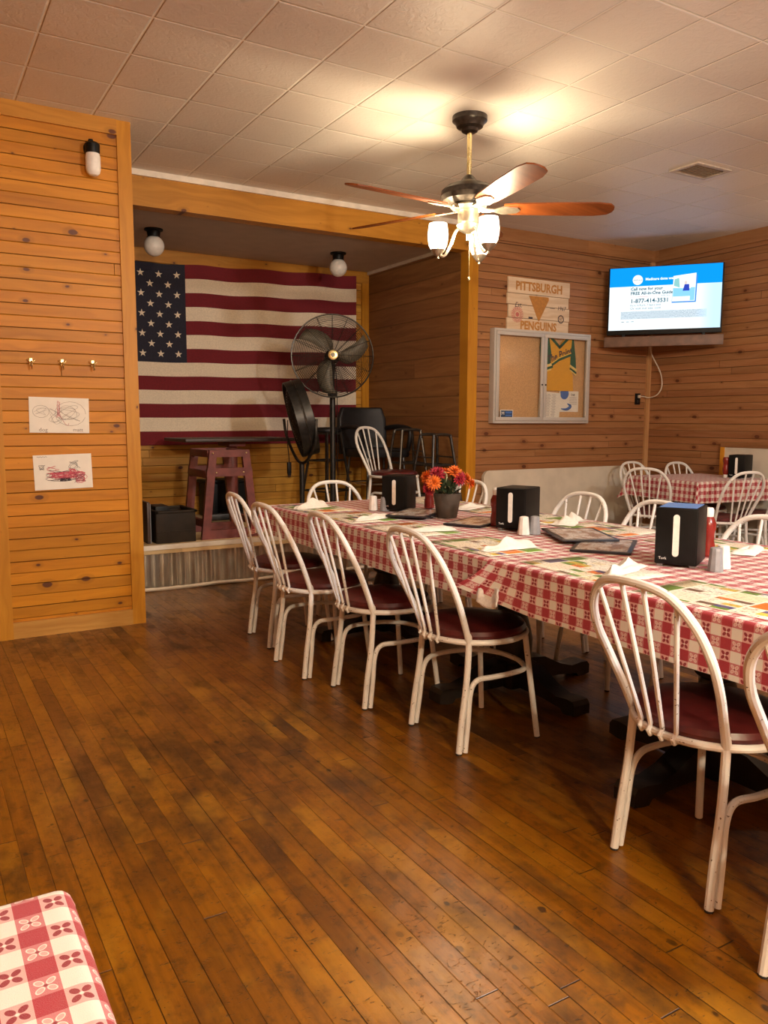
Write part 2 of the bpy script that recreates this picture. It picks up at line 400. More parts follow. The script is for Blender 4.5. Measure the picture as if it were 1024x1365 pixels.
M['pine_hb'] = pine('pine_trim_level_brown', 0, 2, 5., BRN_L, BRN_D, seg=9., groove=0., alt=False, knots=.35)
M['pine_vb'] = pine('pine_trim_upright_brown', 2, 0, 5., rgb('c49a68'), rgb('a67a4a'), seg=9., groove=0., alt=False, knots=.25)
M['floor'] = floor_mat(); M['ceiling'] = ceiling_mat()
M['plaster'] = plain('painted_plasterboard', (.50, .42, .35), .6, var=.06, scale=6., bump=.001)
M['white_trim'] = plain('white_painted_trim', (.74, .68, .58), .45, var=.08, scale=12.)
M['white'] = paint_white()
M['vinyl'] = plain('oxblood_vinyl', (.085, .012, .012), .33, var=.25, scale=25., bump=.0006)
M['rubber'] = plain('black_rubber', (.02, .018, .018), .7)
M['cloth'] = cloth_mat()
M['lining'] = plain('white_flannel_lining', (.74, .72, .70), .9, bump=.002, scale=80.)
M['black_metal'] = plain('black_metal', (.02, .019, .018), .35, .3, var=.3, scale=30.)
M['dark_metal'] = plain('dark_tube_metal', (.06, .055, .05), .3, .7, var=.25, scale=30.)
M['iron'] = plain('scuffed_black_table_base', (.018, .015, .013), .42, .2, var=.4, scale=14., bump=.002)
M['table_board'] = plain('dark_laminate', (.06, .035, .02), .5)
M['black_plastic'] = plain('black_plastic', (.006, .0058, .0058), .45, var=.2, scale=20., spec=.2)
M['napkin'] = plain('white_paper_napkin', (.82, .79, .73), .9, var=.05, bump=.002, scale=60.)
M['blue_top'] = plain('blue_label_card', (.10, .22, .55), .35)
M['white_plastic'] = plain('white_plastic', (.78, .76, .72), .4, var=.05)
M['grey_plastic'] = plain('grey_plastic', (.26, .27, .29), .4, var=.08)
M['ketchup'] = plain('ketchup_red_plastic', (.21, .018, .013), .25, var=.15, scale=20.)
M['placemat'] = placemat_mat(); M['menu'] = menu_mat()
M['menu_cover'] = plain('black_menu_cover', (.015, .015, .022), .35)
M['pot'] = plain('grey_clay_pot', (.062, .046, .034), .75, var=.25, scale=18., bump=.004)
M['petal_o'] = plain('orange_petals', (.80, .17, .02), .6, var=.35, scale=60.)
M['petal_r'] = plain('crimson_petals', (.34, .012, .03), .6, var=.4, scale=60.)
M['petal_c'] = plain('dark_flower_centre', (.20, .02, .01), .8)
M['leaf'] = plain('dark_green_leaves', (.03, .05, .02), .6, var=.4, scale=30.)
M['stem'] = plain('pale_stem', (.45, .42, .22), .7)
M['paper'] = plain('white_paper', (.80, .77, .70), .85, var=.04, scale=10.)
M['pencil'] = plain('pencil_line', (.30, .27, .25), .9)
M['crayon'] = plain('pink_crayon', (.62, .13, .18), .9)
M['ink'] = plain('dark_ink', (.05, .035, .05), .7)
M['brass'] = plain('brass', (.72, .60, .30), .28, .9, var=.1)
M['nickel'] = plain('brushed_nickel', (.62, .56, .45), .3, .9, var=.1)
M['bronze'] = plain('dark_bronze', (.05, .04, .032), .32, .5, var=.3, scale=40.)
M['blade'] = pine('fan_blade_veneer', 0, 1, 5., rgb('8a4a1e'), rgb('5f2f12'), seg=9., groove=0., alt=False, knots=0.)
M['alu'] = plain('aluminium_frame', (.56, .54, .51), .45, .35, var=.02)
M['cork'] = plain('cork_board', (.60, .36, .17), .85, var=.15, scale=120., bump=.002)
M['glass'] = glass_mat()
M['sign_wood'] = pine('pale_sign_boards', 0, 2, .5, rgb('ecd6bc'), rgb('cfae8c'), seg=2., groove=0., alt=False, knots=.2, knot_col=(.3, .16, .08), rough=.7)
M['gold'] = plain('gold_paint', (.46, .20, .035), .6)
M['sign_red'] = plain('faded_red_print', (.50, .14, .12), .7)
M['red_wood'] = plain('oxblood_painted_wood', (.15, .034, .028), .5, var=.25, scale=14., bump=.001)
M['dark_wood'] = plain('dark_stained_wood', (.045, .025, .018), .45, var=.3, scale=14.)
M['shelf_wood'] = plain('brown_shelf_wood', (.15, .075, .045), .5, var=.25, scale=14.)
M['crate'] = plain('dark_brown_moulded_plastic', (.024, .016, .010), .6, var=.2, scale=12., bump=.001, spec=.2)
M['ply'] = pine('plywood_stage_top', 0, 1, 1.2, rgb('d6bd94'), rgb('bfa274'), seg=2.4, groove=.4, alt=False, knots=.1, rough=.6)
M['bench'] = plain('off_white_laminate', (.60, .54, .44), .5, var=.08, scale=5., bump=.001)
M['leather'] = plain('black_leatherette', (.009, .009, .011), .5, var=.3, scale=20., bump=.001)
M['flag_r'] = plain('flag_red_cotton', (.17, .012, .02), .9, var=.12, scale=90., bump=.001)
M['flag_w'] = plain('flag_cream_cotton', (.80, .71, .57), .9, var=.08, scale=90., bump=.001)
M['flag_b'] = plain('flag_navy_cotton', (.020, .021, .040), .9, var=.15, scale=90., bump=.001)
M['shirt_y'] = plain('yellow_jersey', (.72, .36, .03), .85, var=.08, scale=120., bump=.001)
M['shirt_g'] = plain('green_jersey', (.012, .10, .06), .85, var=.15, scale=120., bump=.001)
M['decal_b'] = plain('navy_decal', (.02, .05, .11), .5)
M['blue_print'] = plain('blue_print', (.06, .15, .45), .6)
M['grey_print'] = plain('grey_print', (.42, .40, .40), .7)
M['cable'] = plain('beige_cable', (.62, .52, .40), .6)
M['corr'] = None

def corr_mat():
    g = G('galvanised_corrugated_steel'); xyz = g.sep(g.obj())
    n = g.noise(g.comb(g.m('MULTIPLY', xyz[0], 30.), g.m('MULTIPLY', xyz[2], 6.), 0.), 1., 4.)
    k = g.mix(g.ss(n, .3, .7), (.52, .49, .44), (.72, .68, .61))
    return g.bsdf(k, .3, .85, g.bump(n, .001))
M['corr'] = corr_mat()

# ------------------------------------------------------------------ camera
H = 1.27; F = 1067.; YAW = .5385; PIT = .1155; ROL = -.003
cy_, sy_, cp_, sp_ = math.cos(YAW), math.sin(YAW), math.cos(PIT), math.sin(PIT)
fw = V(sy_ * cp_, cy_ * cp_, -sp_); rt = V(cy_, -sy_, 0); dn = fw.cross(rt)
rt2 = rt * math.cos(ROL) + dn * math.sin(ROL); dn2 = dn * math.cos(ROL) - rt * math.sin(ROL)
cam = bpy.data.cameras.new('camera'); co = bpy.data.objects.new('camera', cam); COL.objects.link(co)
Mc = Matrix.Identity(4)
for i, a in enumerate((rt2, -dn2, -fw)):
    for j in range(3): Mc[j][i] = a[j]
Mc[2][3] = H
co.matrix_world = Mc
cam.sensor_fit = 'VERTICAL'; cam.sensor_height = 36.; cam.lens = F / 1365 * 36; cam.clip_start = .02
SC.camera = co

# ------------------------------------------------------------------ room shell
ZC = 2.985; XR = 6.72; YB = 5.85; XA = 4.345; YA = 7.62; ZS = .34; XP = 1.235; YP = 4.98; XL = -2.6; YN = -3.0; ZA = 2.82
def slab(name, lo, hi, mat, parent=None):
    m = MB(); m.box([(a + b) / 2 for a, b in zip(lo, hi)], [b - a for a, b in zip(lo, hi)])
    o = m.build(name, mat, parent, smooth=0)
    return o
def S(name, lo, hi, mat): return struct(slab(name, lo, hi, mat))
S('floor', (XL - .1, YN - .1, -.06), (XR + .1, YA + .1, 0), M['floor'])
S('ceiling', (XL - .1, YN - .1, ZC), (XR + .1, YB + .12, ZC + .06), M['ceiling'])
S('ceiling_alcove', (XP - .1, YB + .12, ZA), (XA + .1, YA + .1, ZA + .06), M['plaster'])
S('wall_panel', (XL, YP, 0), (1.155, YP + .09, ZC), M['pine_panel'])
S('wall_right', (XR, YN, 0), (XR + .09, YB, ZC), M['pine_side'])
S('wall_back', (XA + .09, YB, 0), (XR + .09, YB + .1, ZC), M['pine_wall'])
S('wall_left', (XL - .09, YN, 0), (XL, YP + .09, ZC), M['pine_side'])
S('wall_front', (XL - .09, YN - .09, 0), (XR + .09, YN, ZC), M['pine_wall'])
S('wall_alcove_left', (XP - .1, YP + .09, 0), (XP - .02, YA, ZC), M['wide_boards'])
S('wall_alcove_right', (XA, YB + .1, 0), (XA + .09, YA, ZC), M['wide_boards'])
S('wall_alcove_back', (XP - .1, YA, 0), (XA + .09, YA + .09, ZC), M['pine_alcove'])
# alcove header beam and trims
S('trim_1', (XP - .02, YB, 2.745), (XA, YB + .12, 2.945), M['pine_h'])
S('trim_2', (XP - .02, YB - .02, 2.945), (XA + .1, YB + .12, ZC), M['white_trim'])
S('trim_3', (1.155, YP - .012, 0), (XP, YP + .1, ZC), M['pine_v'])              # post of the panelled partition
S('trim_4', (.38, YP - .022, 0), (.478, YP, 2.0), M['pine_v'])
S('trim_5', (XL, YP - .018, 2.90), (1.155, YP, ZC), M['pine_h'])
S('baseboard_panel', (.478, YP - .018, 0), (1.155, YP, .095), M['pine_base'])
S('trim_6', (XA, YB - .02, 0), (XA + .105, YB + .1, 2.945), M['pine_v'])         # corner post of the alcove
S('trim_7', (XA + .105, YB - .02, 2.87), (XR, YB, ZC), M['pine_hb'])
S('trim_8', (XR - .02, YN, 2.87), (XR, YB - .02, ZC), M['pine_hy'])
S('trim_9', (XR - .055, YB - .02, 0), (XR - .0, YB, 2.87), M['pine_vb'])
S('trim_10', (XP - .02, YA - .02, 2.70), (XA, YA, ZA), M['pine_h'])
S('trim_11', (XA - .085, YA - .02, ZS), (XA, YA, 2.70), M['pine_v'])
S('trim_12', (XA - .02, YB + .12, ZA - .03), (XA, YA - .02, ZA), M['white_trim'])
# stage
stage = S('floor_stage', (XP - .02, YB + .02, ZS - .03), (XA, YA, ZS), M['ply'])
S('trim_13', (XP - .02, YB - .005, ZS - .032), (XA, YB + .02, ZS + .003), M['white_trim'])
S('trim_14', (XP - .02, YB - .002, ZS - .062), (XA, YB + .02, ZS - .034), M['ply'])
m = MB(); us = [XP - .02 + i * .008 for i in range(int((XA - XP + .02) / .008) + 1)]
m.grid(lambda u, v: (u, YB + .03 + .017 * math.sin(2 * PI * u / .066) * (1.3 if u < 1.75 else 1.), v), us, [.02, ZS - .05])
struct(m.build('wall_stage_front', M['corr'], smooth=60))
m = MB(); m.tube([(XP - .02 + i * .1, YB + .004 + .004 * math.sin(i * 1.7), .016 + .003 * math.sin(i)) for i in range(32)], .014, 6)
struct(m.build('trim_15', M['white_trim']))

# ceiling vent
vt = thing('ceiling_vent', 'beige louvred air vent in the tiled ceiling above the television', 'vent', (4.83, 3.83, ZC))
m = MB()
for s_ in (-1, 1):
    m.box((0, s_ * .105, -.006), (.36, .03, .012), bev=.003); m.box((s_ * .165, 0, -.006), (.03, .18, .012), bev=.003)
m.build('vent_frame', plain('beige_vent_enamel', (.52, .44, .36), .5), vt)
m = MB()
for i in range(8): m.box((0, -.078 + i * .0223, -.004), (.30, .018, .002), Matrix.Rotation(R(35), 3, 'X'))
m.build('grille', plain('brown_vent_louvre', (.34, .26, .17), .5), vt)

# ------------------------------------------------------------------ chairs
def make_chair():
    t = thing('cafe_chair', 'x', 'chair')
    m = MB(); m.lathe([(.001, .432), (.19, .432), (.210, .440), (.213, .453), (.205, .468), (.17, .478), (.10, .483), (.001, .484)], (.015, 0, 0), n=40)
    m.build('seat', M['vinyl'], t)
    ZR = .430; rr = .0115
    m = MB(); m.tube([(.015 + .212 * math.cos(a), .212 * math.sin(a), ZR) for a in [2 * PI * i / 40 for i in range(40)]], rr, 10, closed=True)
    m.build('seat_frame', M['white'], t)
    jx, jy = -.122, .162
    half = [(jx, jy, ZR), (-.150, .174, .50), (-.195, .192, .60), (-.240, .199, .69), (-.277, .175, .775), (-.303, .110, .838), (-.313, .0, .866 - .012)]
    pts = half + [(x, -y, z) for x, y, z in half[-2::-1]]
    m = MB(); sp = spline(pts, 6); m.tube(sp, .0125, 10)
    m.build('back_frame', M['white'], t)
    def hoop_at(y):
        c = [p for p in sp if p.z > .70]
        return min(c, key=lambda p: abs(p.y - y))
    for k, (yb, yt) in enumerate(((-.058, -.138), (-.020, -.048), (.020, .048), (.058, .138))):
        xb = .015 - math.sqrt(.212 ** 2 - yb ** 2)
        p = hoop_at(yt)
        m = MB(); q = V(xb, yb, ZR); d = (p - q)
        m.tube([q + V(-.004, 0, -.014), q + V(-.014, 0, .0), q + d * .04, q + d * .5, p], .0068, 8)
        m.build('spindle', M['white'], t)
    for s in (-1, 1):
        a = V(jx, jy * s, ZR); b = V(-.168, .172 * s, 0)
        m = MB(); m.tube(spline([a + V(-.008, .004 * s, .03), a, a.lerp(b, .35) + V(.006, 0, 0), a.lerp(b, .7), b + V(0, 0, .006)], 4), .0125, 10)
        l = m.build('leg', M['white'], t)
        m = MB(); m.tube([b, b + V(0, 0, .007)], .0118, 10); m.build('foot_cap', M['rubber'], l)
        a = V(.160, .150 * s, ZR); b = V(.205, .186 * s, 0)
        m = MB(); m.tube([a, a.lerp(b, .5), b + V(0, 0, .006)], .0118, 10)
        l = m.build('leg', M['white'], t)
        m = MB(); m.tube([b, b + V(0, 0, .007)], .011, 10); m.build('foot_cap', M['rubber'], l)
    # one bent tube: up beside the back legs, around under the seat, down again
    zf = .285
    h = [(-.142, .176, .006), (-.128, .172, .12), (-.115, .168, .235), (-.085, .170, zf - .006), (-.02, .182, zf), (.08, .178, zf), (.165, .146, zf - .003), (.203, .07, zf), (.212, 0, zf)]
    pts = h + [(x, -y, z) for x, y, z in h[-2::-1]]
    m = MB(); m.tube(spline(pts, 5), .0105, 9); m.build('stretcher', M['white'], t)
    return t
CH = make_chair(); used = [False]
HOOP = .313
def chair(x, y, deg, label, group, z=0.):
    if not used[0]: o = CH; used[0] = True
    else: o = copy_tree(CH)
    o.location = (x, y, z); o.rotation_euler = (0, 0, R(deg)); tag(o, label, 'chair', group); return o
GL = 'hoop-back chairs along the long table'
chair(1.855, 4.21, -3.3, 'white hoop-back chair with dark red seat, open-floor side of long table, first from the stage', GL)
chair(1.785, 3.64, 0.5, 'white hoop-back chair with dark red seat, open-floor side of long table, second from the stage', GL)
chair(1.85, 3.12, -3.7, 'white hoop-back chair with dark red seat, open-floor side of long table, third from the stage', GL)
chair(1.917, 2.53, -1, 'white hoop-back chair with dark red seat beside the turned-up tablecloth corner', GL)
chair(1.905, 1.40, -3.3, 'large white hoop-back chair with chipped paint in front of the blue-topped napkin dispenser', GL)
chair(1.80, .85, 2, 'white hoop-back chair cut off by the edge of the photo, beyond the chipped large one', GL)
chair(2.98, 4.32, 180, 'white hoop-back chair on wall side of the long table, behind the orange flowers', GL)
chair(2.98, 3.27, 182, 'white hoop-back chair on wall side of the long table, behind the two loose menus', GL)
chair(2.985, 2.77, 178, 'white hoop-back chair on wall side of the long table, behind the blue-topped napkin dispenser', GL)
chair(2.87, 2.08, 180, 'white hoop-back chair on wall side of table, beside the blue-topped dispenser\'s ketchup', GL)
chair(2.42, 4.43, -90, 'white hoop-back chair at the stage end of the long table, facing along it', GL)
chair(3.72, 6.08, -68, 'white hoop-back chair with dark red seat standing up on the stage', 'chairs kept on the stage', ZS)
GR = 'hoop-back chairs around the corner table'
chair(5.74, 4.89, 25, 'white hoop-back chair with its back to the leaning white board, at the corner table', GR)
chair(6.15, 5.23, -90, 'white hoop-back chair behind the corner table, just under the television shelf, beside the wall corner', GR)
chair(6.485, 4.97, -91, 'white hoop-back chair behind the corner table, against the side wall', GR)
chair(5.87, 4.30, 78, 'white hoop-back chair leaning in front of the corner table, whole back in view', GR)
chair(6.46, 4.28, 88, 'chair of which only the dark red seat edge shows, in front of corner table', GR)

# ------------------------------------------------------------------ tables and cloths
def pedestal(t, x, y, ang=0., low=0.):
    m = MB(); m.lathe([(.075, .10), (.085, .16), (.088, .24), (.075, .30), (.062, .345), (.058, .36), (.078, .375), (.08, .39), (.06, .41), (.052, .47), (.05, .62), (.06, .70), (.09, .715)], (x, y, 0), 28)
    c = m.build('pedestal_column', M['iron'], t)
    m = MB(); m.box((x, y, .075), (.17, .17, .12), bev=.02); m.build('hub', M['iron'], t)
    m = MB(); m.box((x, y, .716), (.42, .42, .012)); m.build('mounting_plate', M['iron'], t)
    for k in range(4):
        a = ang + k * PI / 2
        prof = [(.06, .03), (.06, .145), (.16, .135), (.26, .085), (.34, .062), (.40, .07), (.44, .068), (.455, .05), (.455, .008), (.41, 0.), (.385, .0), (.37, .018), (.25, .03)]
        Mx = Matrix.Rotation(a, 3, 'Z') @ Matrix(((1, 0, 0), (0, 0, -1), (0, 1, 0)))
        off = Matrix.Rotation(a, 3, 'Z') @ V(0, .045, 0)
        m = MB(); m.prism(prof, .09, Mx, V(x, y, 0) + off); m.build('foot', M['iron'], t)
X0, X1 = 1.845, 3.03
def long_table(y0, y1, yp, label):
    t = thing('dining_table', label, 'table', ((X0 + X1) / 2, (y0 + y1) / 2, 0), 0, 'tables pushed together under red checked cloths')
    m = MB(); m.box((0, 0, .735), (X1 - X0, y1 - y0 - .004, .026), bev=.004); m.build('tabletop', M['table_board'], t)
    pedestal(t, 0, yp - (y0 + y1) / 2)
long_table(3.50, 4.47, 4.05, 'pedestal dining table at the stage end of the long row under checked cloth')
long_table(2.32, 3.50, 2.87, 'pedestal dining table second from the stage in the long row under checked cloth')
long_table(1.17, 2.32, 1.76, 'pedestal dining table third from the stage under the blue-topped napkin dispenser')
long_table(.05, 1.17, .6, 'pedestal dining table at the camera end of the long row, mostly out of view')
PER = .0625
def cloth_fn(x0, x1, y0, y1, z, drop, seed, ends=(True, True), ripple=.007, flare=None, r=.012, slope=.045, fold=.75):
    def hang(o):  # overshoot -> (out, down)
        if o <= 0: return 0., 0.
        L = r * PI / 2
        if o < L: a = o / r; return r * math.sin(a), r * (1 - math.cos(a))
        return r + (o - L) * slope, r + (o - L)
    def f(u, v):
        dx = (x0 - u) if u < x0 else (u - x1 if u > x1 else 0); sx = -1 if u < x0 else 1
        dy = (y0 - v) if v < y0 else (v - y1 if v > y1 else 0); sy = -1 if v < y0 else 1
        bx = min(max(u, x0), x1); by = min(max(v, y0), y1)
        if dx > 0 and dy > 0:
            L = math.hypot(dx, dy); o, d = hang(L); k = min(dx, dy) * fold
            ex, ey = dx / L, dy / L
            p = V(bx + sx * ex * (o + k), by + sy * ey * (o + k), z - d * (1 - .12 * min(dx, dy) / max(dx, dy)))
        elif dx > 0:
            o, d = hang(dx); w = ripple * min(1, d / .1) * (mnoise.noise(V(v * 5.5, seed, 0)) + .5 * mnoise.noise(V(v * 13, seed, 3)))
            p = V(bx + sx * (o + max(-.004, w)), v, z - d)
        elif dy > 0:
            o, d = hang(dy); w = ripple * min(1, d / .1) * mnoise.noise(V(u * 6, seed, 7))
            p = V(u, by + sy * (o + max(-.004, w)), z - d)
        else: p = V(u, v, z + .0006 * mnoise.noise(V(u * 4, v * 4, seed)))
        if flare and u < x0:
            k = max(0., (v - (y1f - .30)) / .30) if (y1f := flare) else 0
            k = k * k * min(1, dx / .17)
            p += V(-.07 * k, .12 * k * (dx / .17), .055 * k)
        return p
    return f
def axis(a, b, x0, x1, step, dens=.004):
    s = set([a, b])
    n = max(2, int((b - a) / step))
    for i in range(n + 1): s.add(a + (b - a) * i / n)
    for e in (x0, x1):
        for i in range(-1, 7):
            for sg in (-1, 1):
                q = e + (-1 if e == x0 else 1) * i * dens
                if a < q < b: s.add(q)
    return sorted(s)
def cloth(name, label, x0, x1, y0, y1, z, drop, seed, ends=(True, True), group=None, rot=None, flare=None, pu=0., pv=0., per=PER, dright=None, **kw):
    ua, ub = x0 - drop, x1 + (drop if dright is None else dright)
    va, vb = (y0 - drop if ends[0] else y0), (y1 + drop if ends[1] else y1)
    m = MB(); f = cloth_fn(x0, x1, y0, y1, z, drop, seed, flare=flare, **kw)
    m.grid(f, axis(ua, ub, x0, x1, .03), axis(va, vb, y0, y1, .03), uvf=lambda u, v: ((u - x0) / per + pu, (v - y0) / per + pv))
    o = m.build(name, M['cloth'], smooth=70)
    tag(o, label, 'tablecloth', group); return o
GC = 'red checked tablecloths on the long table'
cloth('tablecloth', 'red and white checked tablecloth on the stage half of the long table, under the flowers', X0, X1, 2.285, 4.47, .7535, .17, 1.3, (False, True), GC, pu=.25)
c2 = cloth('tablecloth', 'checked tablecloth on the camera half of the long table, one corner turned up', X0 - .003, X1 + .003, .05, 2.30, .7562, .172, 4.4, (True, False), GC, flare=2.30, pu=.5, pv=.2)
m = MB()
def flap(u, v):
    return V(X0 - .052 + 0.010 * math.sin(u * 4.) - .010 * v + .006 * mnoise.noise(V(u * 4, v * 3, 2)), 2.205 + .105 * u, .665 - (.060 + .020 * math.sin(u * 3.1)) * v)
m.grid(flap, [i / 10 for i in range(11)], [i / 8 for i in range(9)])
o = m.build('cloth_lining', M['lining'], c2, smooth=70); md = o.modifiers.new('thickness', 'SOLIDIFY'); md.thickness = .006
tag(o, 'white flannel lining folded below the turned-up corner')

# corner table (rotated)
t = thing('dining_table', 'small dining table in the room corner under a red checked cloth', 'table', (6.185, 4.77, 0), R(-8))
m = MB(); m.box((0, 0, .735), (.84, .84, .026), bev=.004); m.build('tabletop', M['table_board'], t)
pedestal(t, 0, 0, PI / 4)
o = cloth('tablecloth', 'red checked tablecloth draped over the small corner table, long pointed corner hanging', -.42, .42, -.42, .42, .7535, .19, 8.8, (True, True), pu=.1, per=.058, dright=.02, fold=.6)
o.location = (6.185, 4.77, 0); o.rotation_euler = (0, 0, R(-8))

# table by the camera
t = thing('side_table', 'low table in the bottom corner by the camera under checked cloth', 'table', (-.462, .325, 0))
m = MB(); m.box((0, 0, .675), (1.17, 1.33, .026), bev=.02); m.build('tabletop', M['table_board'], t)
pedestal(t, 0, 0)
for o_ in kids(t):
    if o_.name.startswith(('pedestal', 'mounting')): o_.scale = (1, 1, .663 / .722)
o = cloth('tablecloth', 'red and white checked tablecloth close up in the bottom corner beside the camera', -.585, .585, -.665, .665, .694, .16, 2.2, (True, True), pu=.1, pv=.15, per=.0595, r=.026, slope=.07, fold=.12, ripple=.004)
o.location = (-.462, .325, 0)

# ------------------------------------------------------------------ things on the long table
ZT = .7575
def dispenser(x, y, deg, label, w=.143, d=.19, h=.20, blue=False, z=ZT, g='black napkin dispensers'):
    t = thing('napkin_dispenser', label, 'napkin dispenser', (x, y, z), R(deg), g)
    m = MB(); m.box((0, 0, .008 + h / 2), (w, d, h), bev=.006)
    m.box((0, -d / 2 - .001, .02 + h / 2 - .01), (w * .93, .004, h * .93), bev=.001)
    m.build('housing', M['black_plastic'], t)
    m = MB()
    for sx in (-1, 1):
        for sy in (-1, 1): m.box((sx * w * .38, sy * d * .4, .005), (.02, .02, .01), bev=.002)
    m.build('rubber_foot', M['grey_plastic'], t)
    m = MB(); ow, oh = .0105, h * .37
    pts = [(ow * math.cos(a), oh - ow + ow * math.sin(a)) for a in [PI * i / 8 for i in range(9)]] + [(ow * math.cos(a), -oh + ow + ow * math.sin(a)) for a in [PI + PI * i / 8 for i in range(9)]]
    m.prism(pts, .004, Matrix(((1, 0, 0), (0, 0, -1), (0, 1, 0))), (0, -d / 2 - .002, .012 + h / 2))
    m.build('napkin_slot', M['napkin'], t)
    if blue:
        m = MB(); m.box((0, 0, h + .0092), (w * .86, d * .86, .0016)); tag(m.build('top_label', M['blue_top'], t), 'blue label on the top')
    else:
        m = MB(); m.box((0, 0, h + .0088), (w * .8, d * .8, .0012)); m.build('top_plate', M['black_plastic'], t)
    m = MB(); text_mb(m, 'Tork', .013, Matrix(((1, 0, 0), (0, 0, -1), (0, 1, 0))), (-w * .30, -d / 2 - .0036, .030)); m.build('lettering', M['white_plastic'], t)
    return t
dispenser(2.39, 3.835, -52, 'black napkin dispenser beside the flower pot, in front of the stage chair', w=.15, d=.16, h=.19)
dispenser(2.47, 2.90, -64, 'black napkin dispenser in the middle of the long table between menus and flowers', w=.15, d=.17, h=.19)
dispenser(2.375, 1.895, -61, 'large black napkin dispenser with a bright blue top', blue=True)
dispenser(6.42, 4.52, -75, 'black napkin dispenser on the small corner table', z=.7545)

def shaker(x, y, white, label):
    t = thing('shaker', label, 'shaker', (x, y, ZT), 0, 'salt and pepper shakers')
    mm = M['white_plastic'] if white else M['grey_plastic']
    m = MB(); m.lathe([(.027, 0), (.027, .006), (.0245, .03), (.021, .07)], n=10); m.build('body', mm, t, smooth=20)
    m = MB(); m.lathe([(.0215, .07), (.0195, .079), (.012, .082), (.001, .082)], n=10); m.build('lid', mm, t)
shaker(2.262, 3.905, True, 'white salt shaker at the stage-side napkin dispenser by the flowers')
shaker(2.300, 3.845, False, 'grey pepper shaker at the stage-side napkin dispenser by the flowers')
shaker(2.365, 2.735, True, 'white salt shaker at the middle napkin dispenser')
shaker(2.418, 2.722, False, 'grey pepper shaker at the middle napkin dispenser')
shaker(2.358, 1.735, False, 'grey pepper shaker at the blue-topped napkin dispenser')
shaker(2.425, 1.755, True, 'white salt shaker at the blue-topped napkin dispenser')
def ketchup(x, y, label, z=ZT, up=True):
    t = thing('ketchup_bottle', label, 'bottle', (x, y, z), 0, 'red ketchup bottles')
    m = MB(); m.lathe([(.026, .0), (.029, .004), (.029, .04), (.025, .06), (.025, .085), (.030, .105), (.030, .125), (.022, .145), (.016, .152)] if up else
                      [(.02, .03), (.027, .05), (.029, .08), (.024, .11), (.024, .13), (.029, .15), (.029, .175), (.024, .185), (.001, .187)], n=20)
    m.build('bottle', M['ketchup'], t)
    m = MB(); m.lathe([(.019, .150), (.020, .154), (.020, .178), (.016, .184), (.001, .186)] if up else [(.018, 0), (.021, .003), (.021, .028), (.018, .031)], n=18)
    m.build('cap', M['white_plastic'], t)
ketchup(2.60, 3.84, 'red ketchup bottle with white cap behind the stage-side napkin dispenser')
ketchup(2.45, 3.035, 'red ketchup bottle almost hidden behind the middle napkin dispenser')
ketchup(2.60, 1.955, 'red ketchup bottle with white cap behind the blue-topped napkin dispenser')
ketchup(6.33, 4.60, 'red ketchup bottle standing on its cap on the small corner table', z=.7545, up=False)

# flower pot
t = thing('potted_flowers', 'grey pot of orange and crimson artificial mums on the checked cloth', 'flowers', (2.436, 3.43, ZT), R(12))
m = MB(); prof = [(.052, 0), (.058, .03), (.070, .10), (.073, .118), (.073, .128), (.066, .128), (.064, .115), (.001, .112)]
m.lathe([(r * 1.0, z) for r, z in prof], n=4 * 6)
m.build('pot', M['pot'], t)
def bloom(c, nrm, r, mats, label):
    nrm = Vector(nrm).normalized(); x, y, _ = frame_from(nrm); m = MB(); c = Vector(c)
    for ring, (tilt, ln, nn) in enumerate(((8, 1., 18), (28, .88, 16), (48, .72, 13), (66, .5, 9))):
        for k in range(nn):
            a = 2 * PI * (k + ring * .5) / nn + random.uniform(-.1, .1); tl = R(tilt + random.uniform(-8, 8))
            d = (x * math.cos(a) + y * math.sin(a)) * math.cos(tl) + nrm * math.sin(tl)
            w = nrm.cross(d).normalized(); L = r * ln; ww = r * .17; up = d.cross(w).normalized() * -1
            b = c + nrm * .004 * ring
            m.add([b + w * ww * .3, b + d * L * .55 + w * ww + up * .002, b + d * L + up * .004, b + d * L * .55 - w * ww + up * .002, b - w * ww * .3, b + d * L * .5 - up * .003],
                  [[0, 1, 5], [1, 2, 5], [2, 3, 5], [3, 4, 5], [4, 0, 5]], 0)
    m.sphere(c + nrm * r * .18, r * .22, 10, 6, 1)
    return m.build('bloom', mats, t)
OR = [M['petal_o'], M['petal_c']]; CR = [M['petal_r'], M['petal_r']]
cr = Matrix.Rotation(R(-12), 3, 'Z')
def pt(a, b, z):  # a: toward camera right, b: toward the camera
    return cr @ (V(.858, -.513, 0) * a - V(.513, .858, 0) * b) + V(0, 0, z)
for (a, b, z, na, nb, nz, r, mt) in ((-.075, .045, .185, -.2, .9, .1, .046, OR), (-.055, .01, .225, -.1, .5, .7, .054, CR), (-.105, .0, .21, -.9, .3, .3, .046, OR), (-.095, .02, .155, -.8, .5, -.3, .045, CR),
                                    (.035, .01, .235, .1, .4, .9, .05, OR), (.062, .02, .205, .5, .8, .3, .046, CR), (.09, .0, .20, .9, .3, .4, .048, OR), (.115, .0, .18, 1., .1, .0, .04, OR), (-.02, -.04, .22, 0, -.5, .8, .05, OR)):
    bloom(pt(a, b, z), pt(na, nb, nz), r, mt, '')
m = MB()
for k in range(70):
    a = random.uniform(0, 2 * PI); e = random.uniform(.1, 1.3); d = V(math.cos(a) * math.cos(e), math.sin(a) * math.cos(e), math.sin(e))
    b = V(random.uniform(-.04, .04), random.uniform(-.04, .04), .115 + random.uniform(0, .04)); L = random.uniform(.05, .085); w = d.cross(V(0, 0, 1)).normalized() * .014
    m.add([b, b + d * L * .5 + w, b + d * L, b + d * L * .5 - w], [[0, 1, 2, 3]])
m.build('leaves', M['leaf'], t)
m = MB()
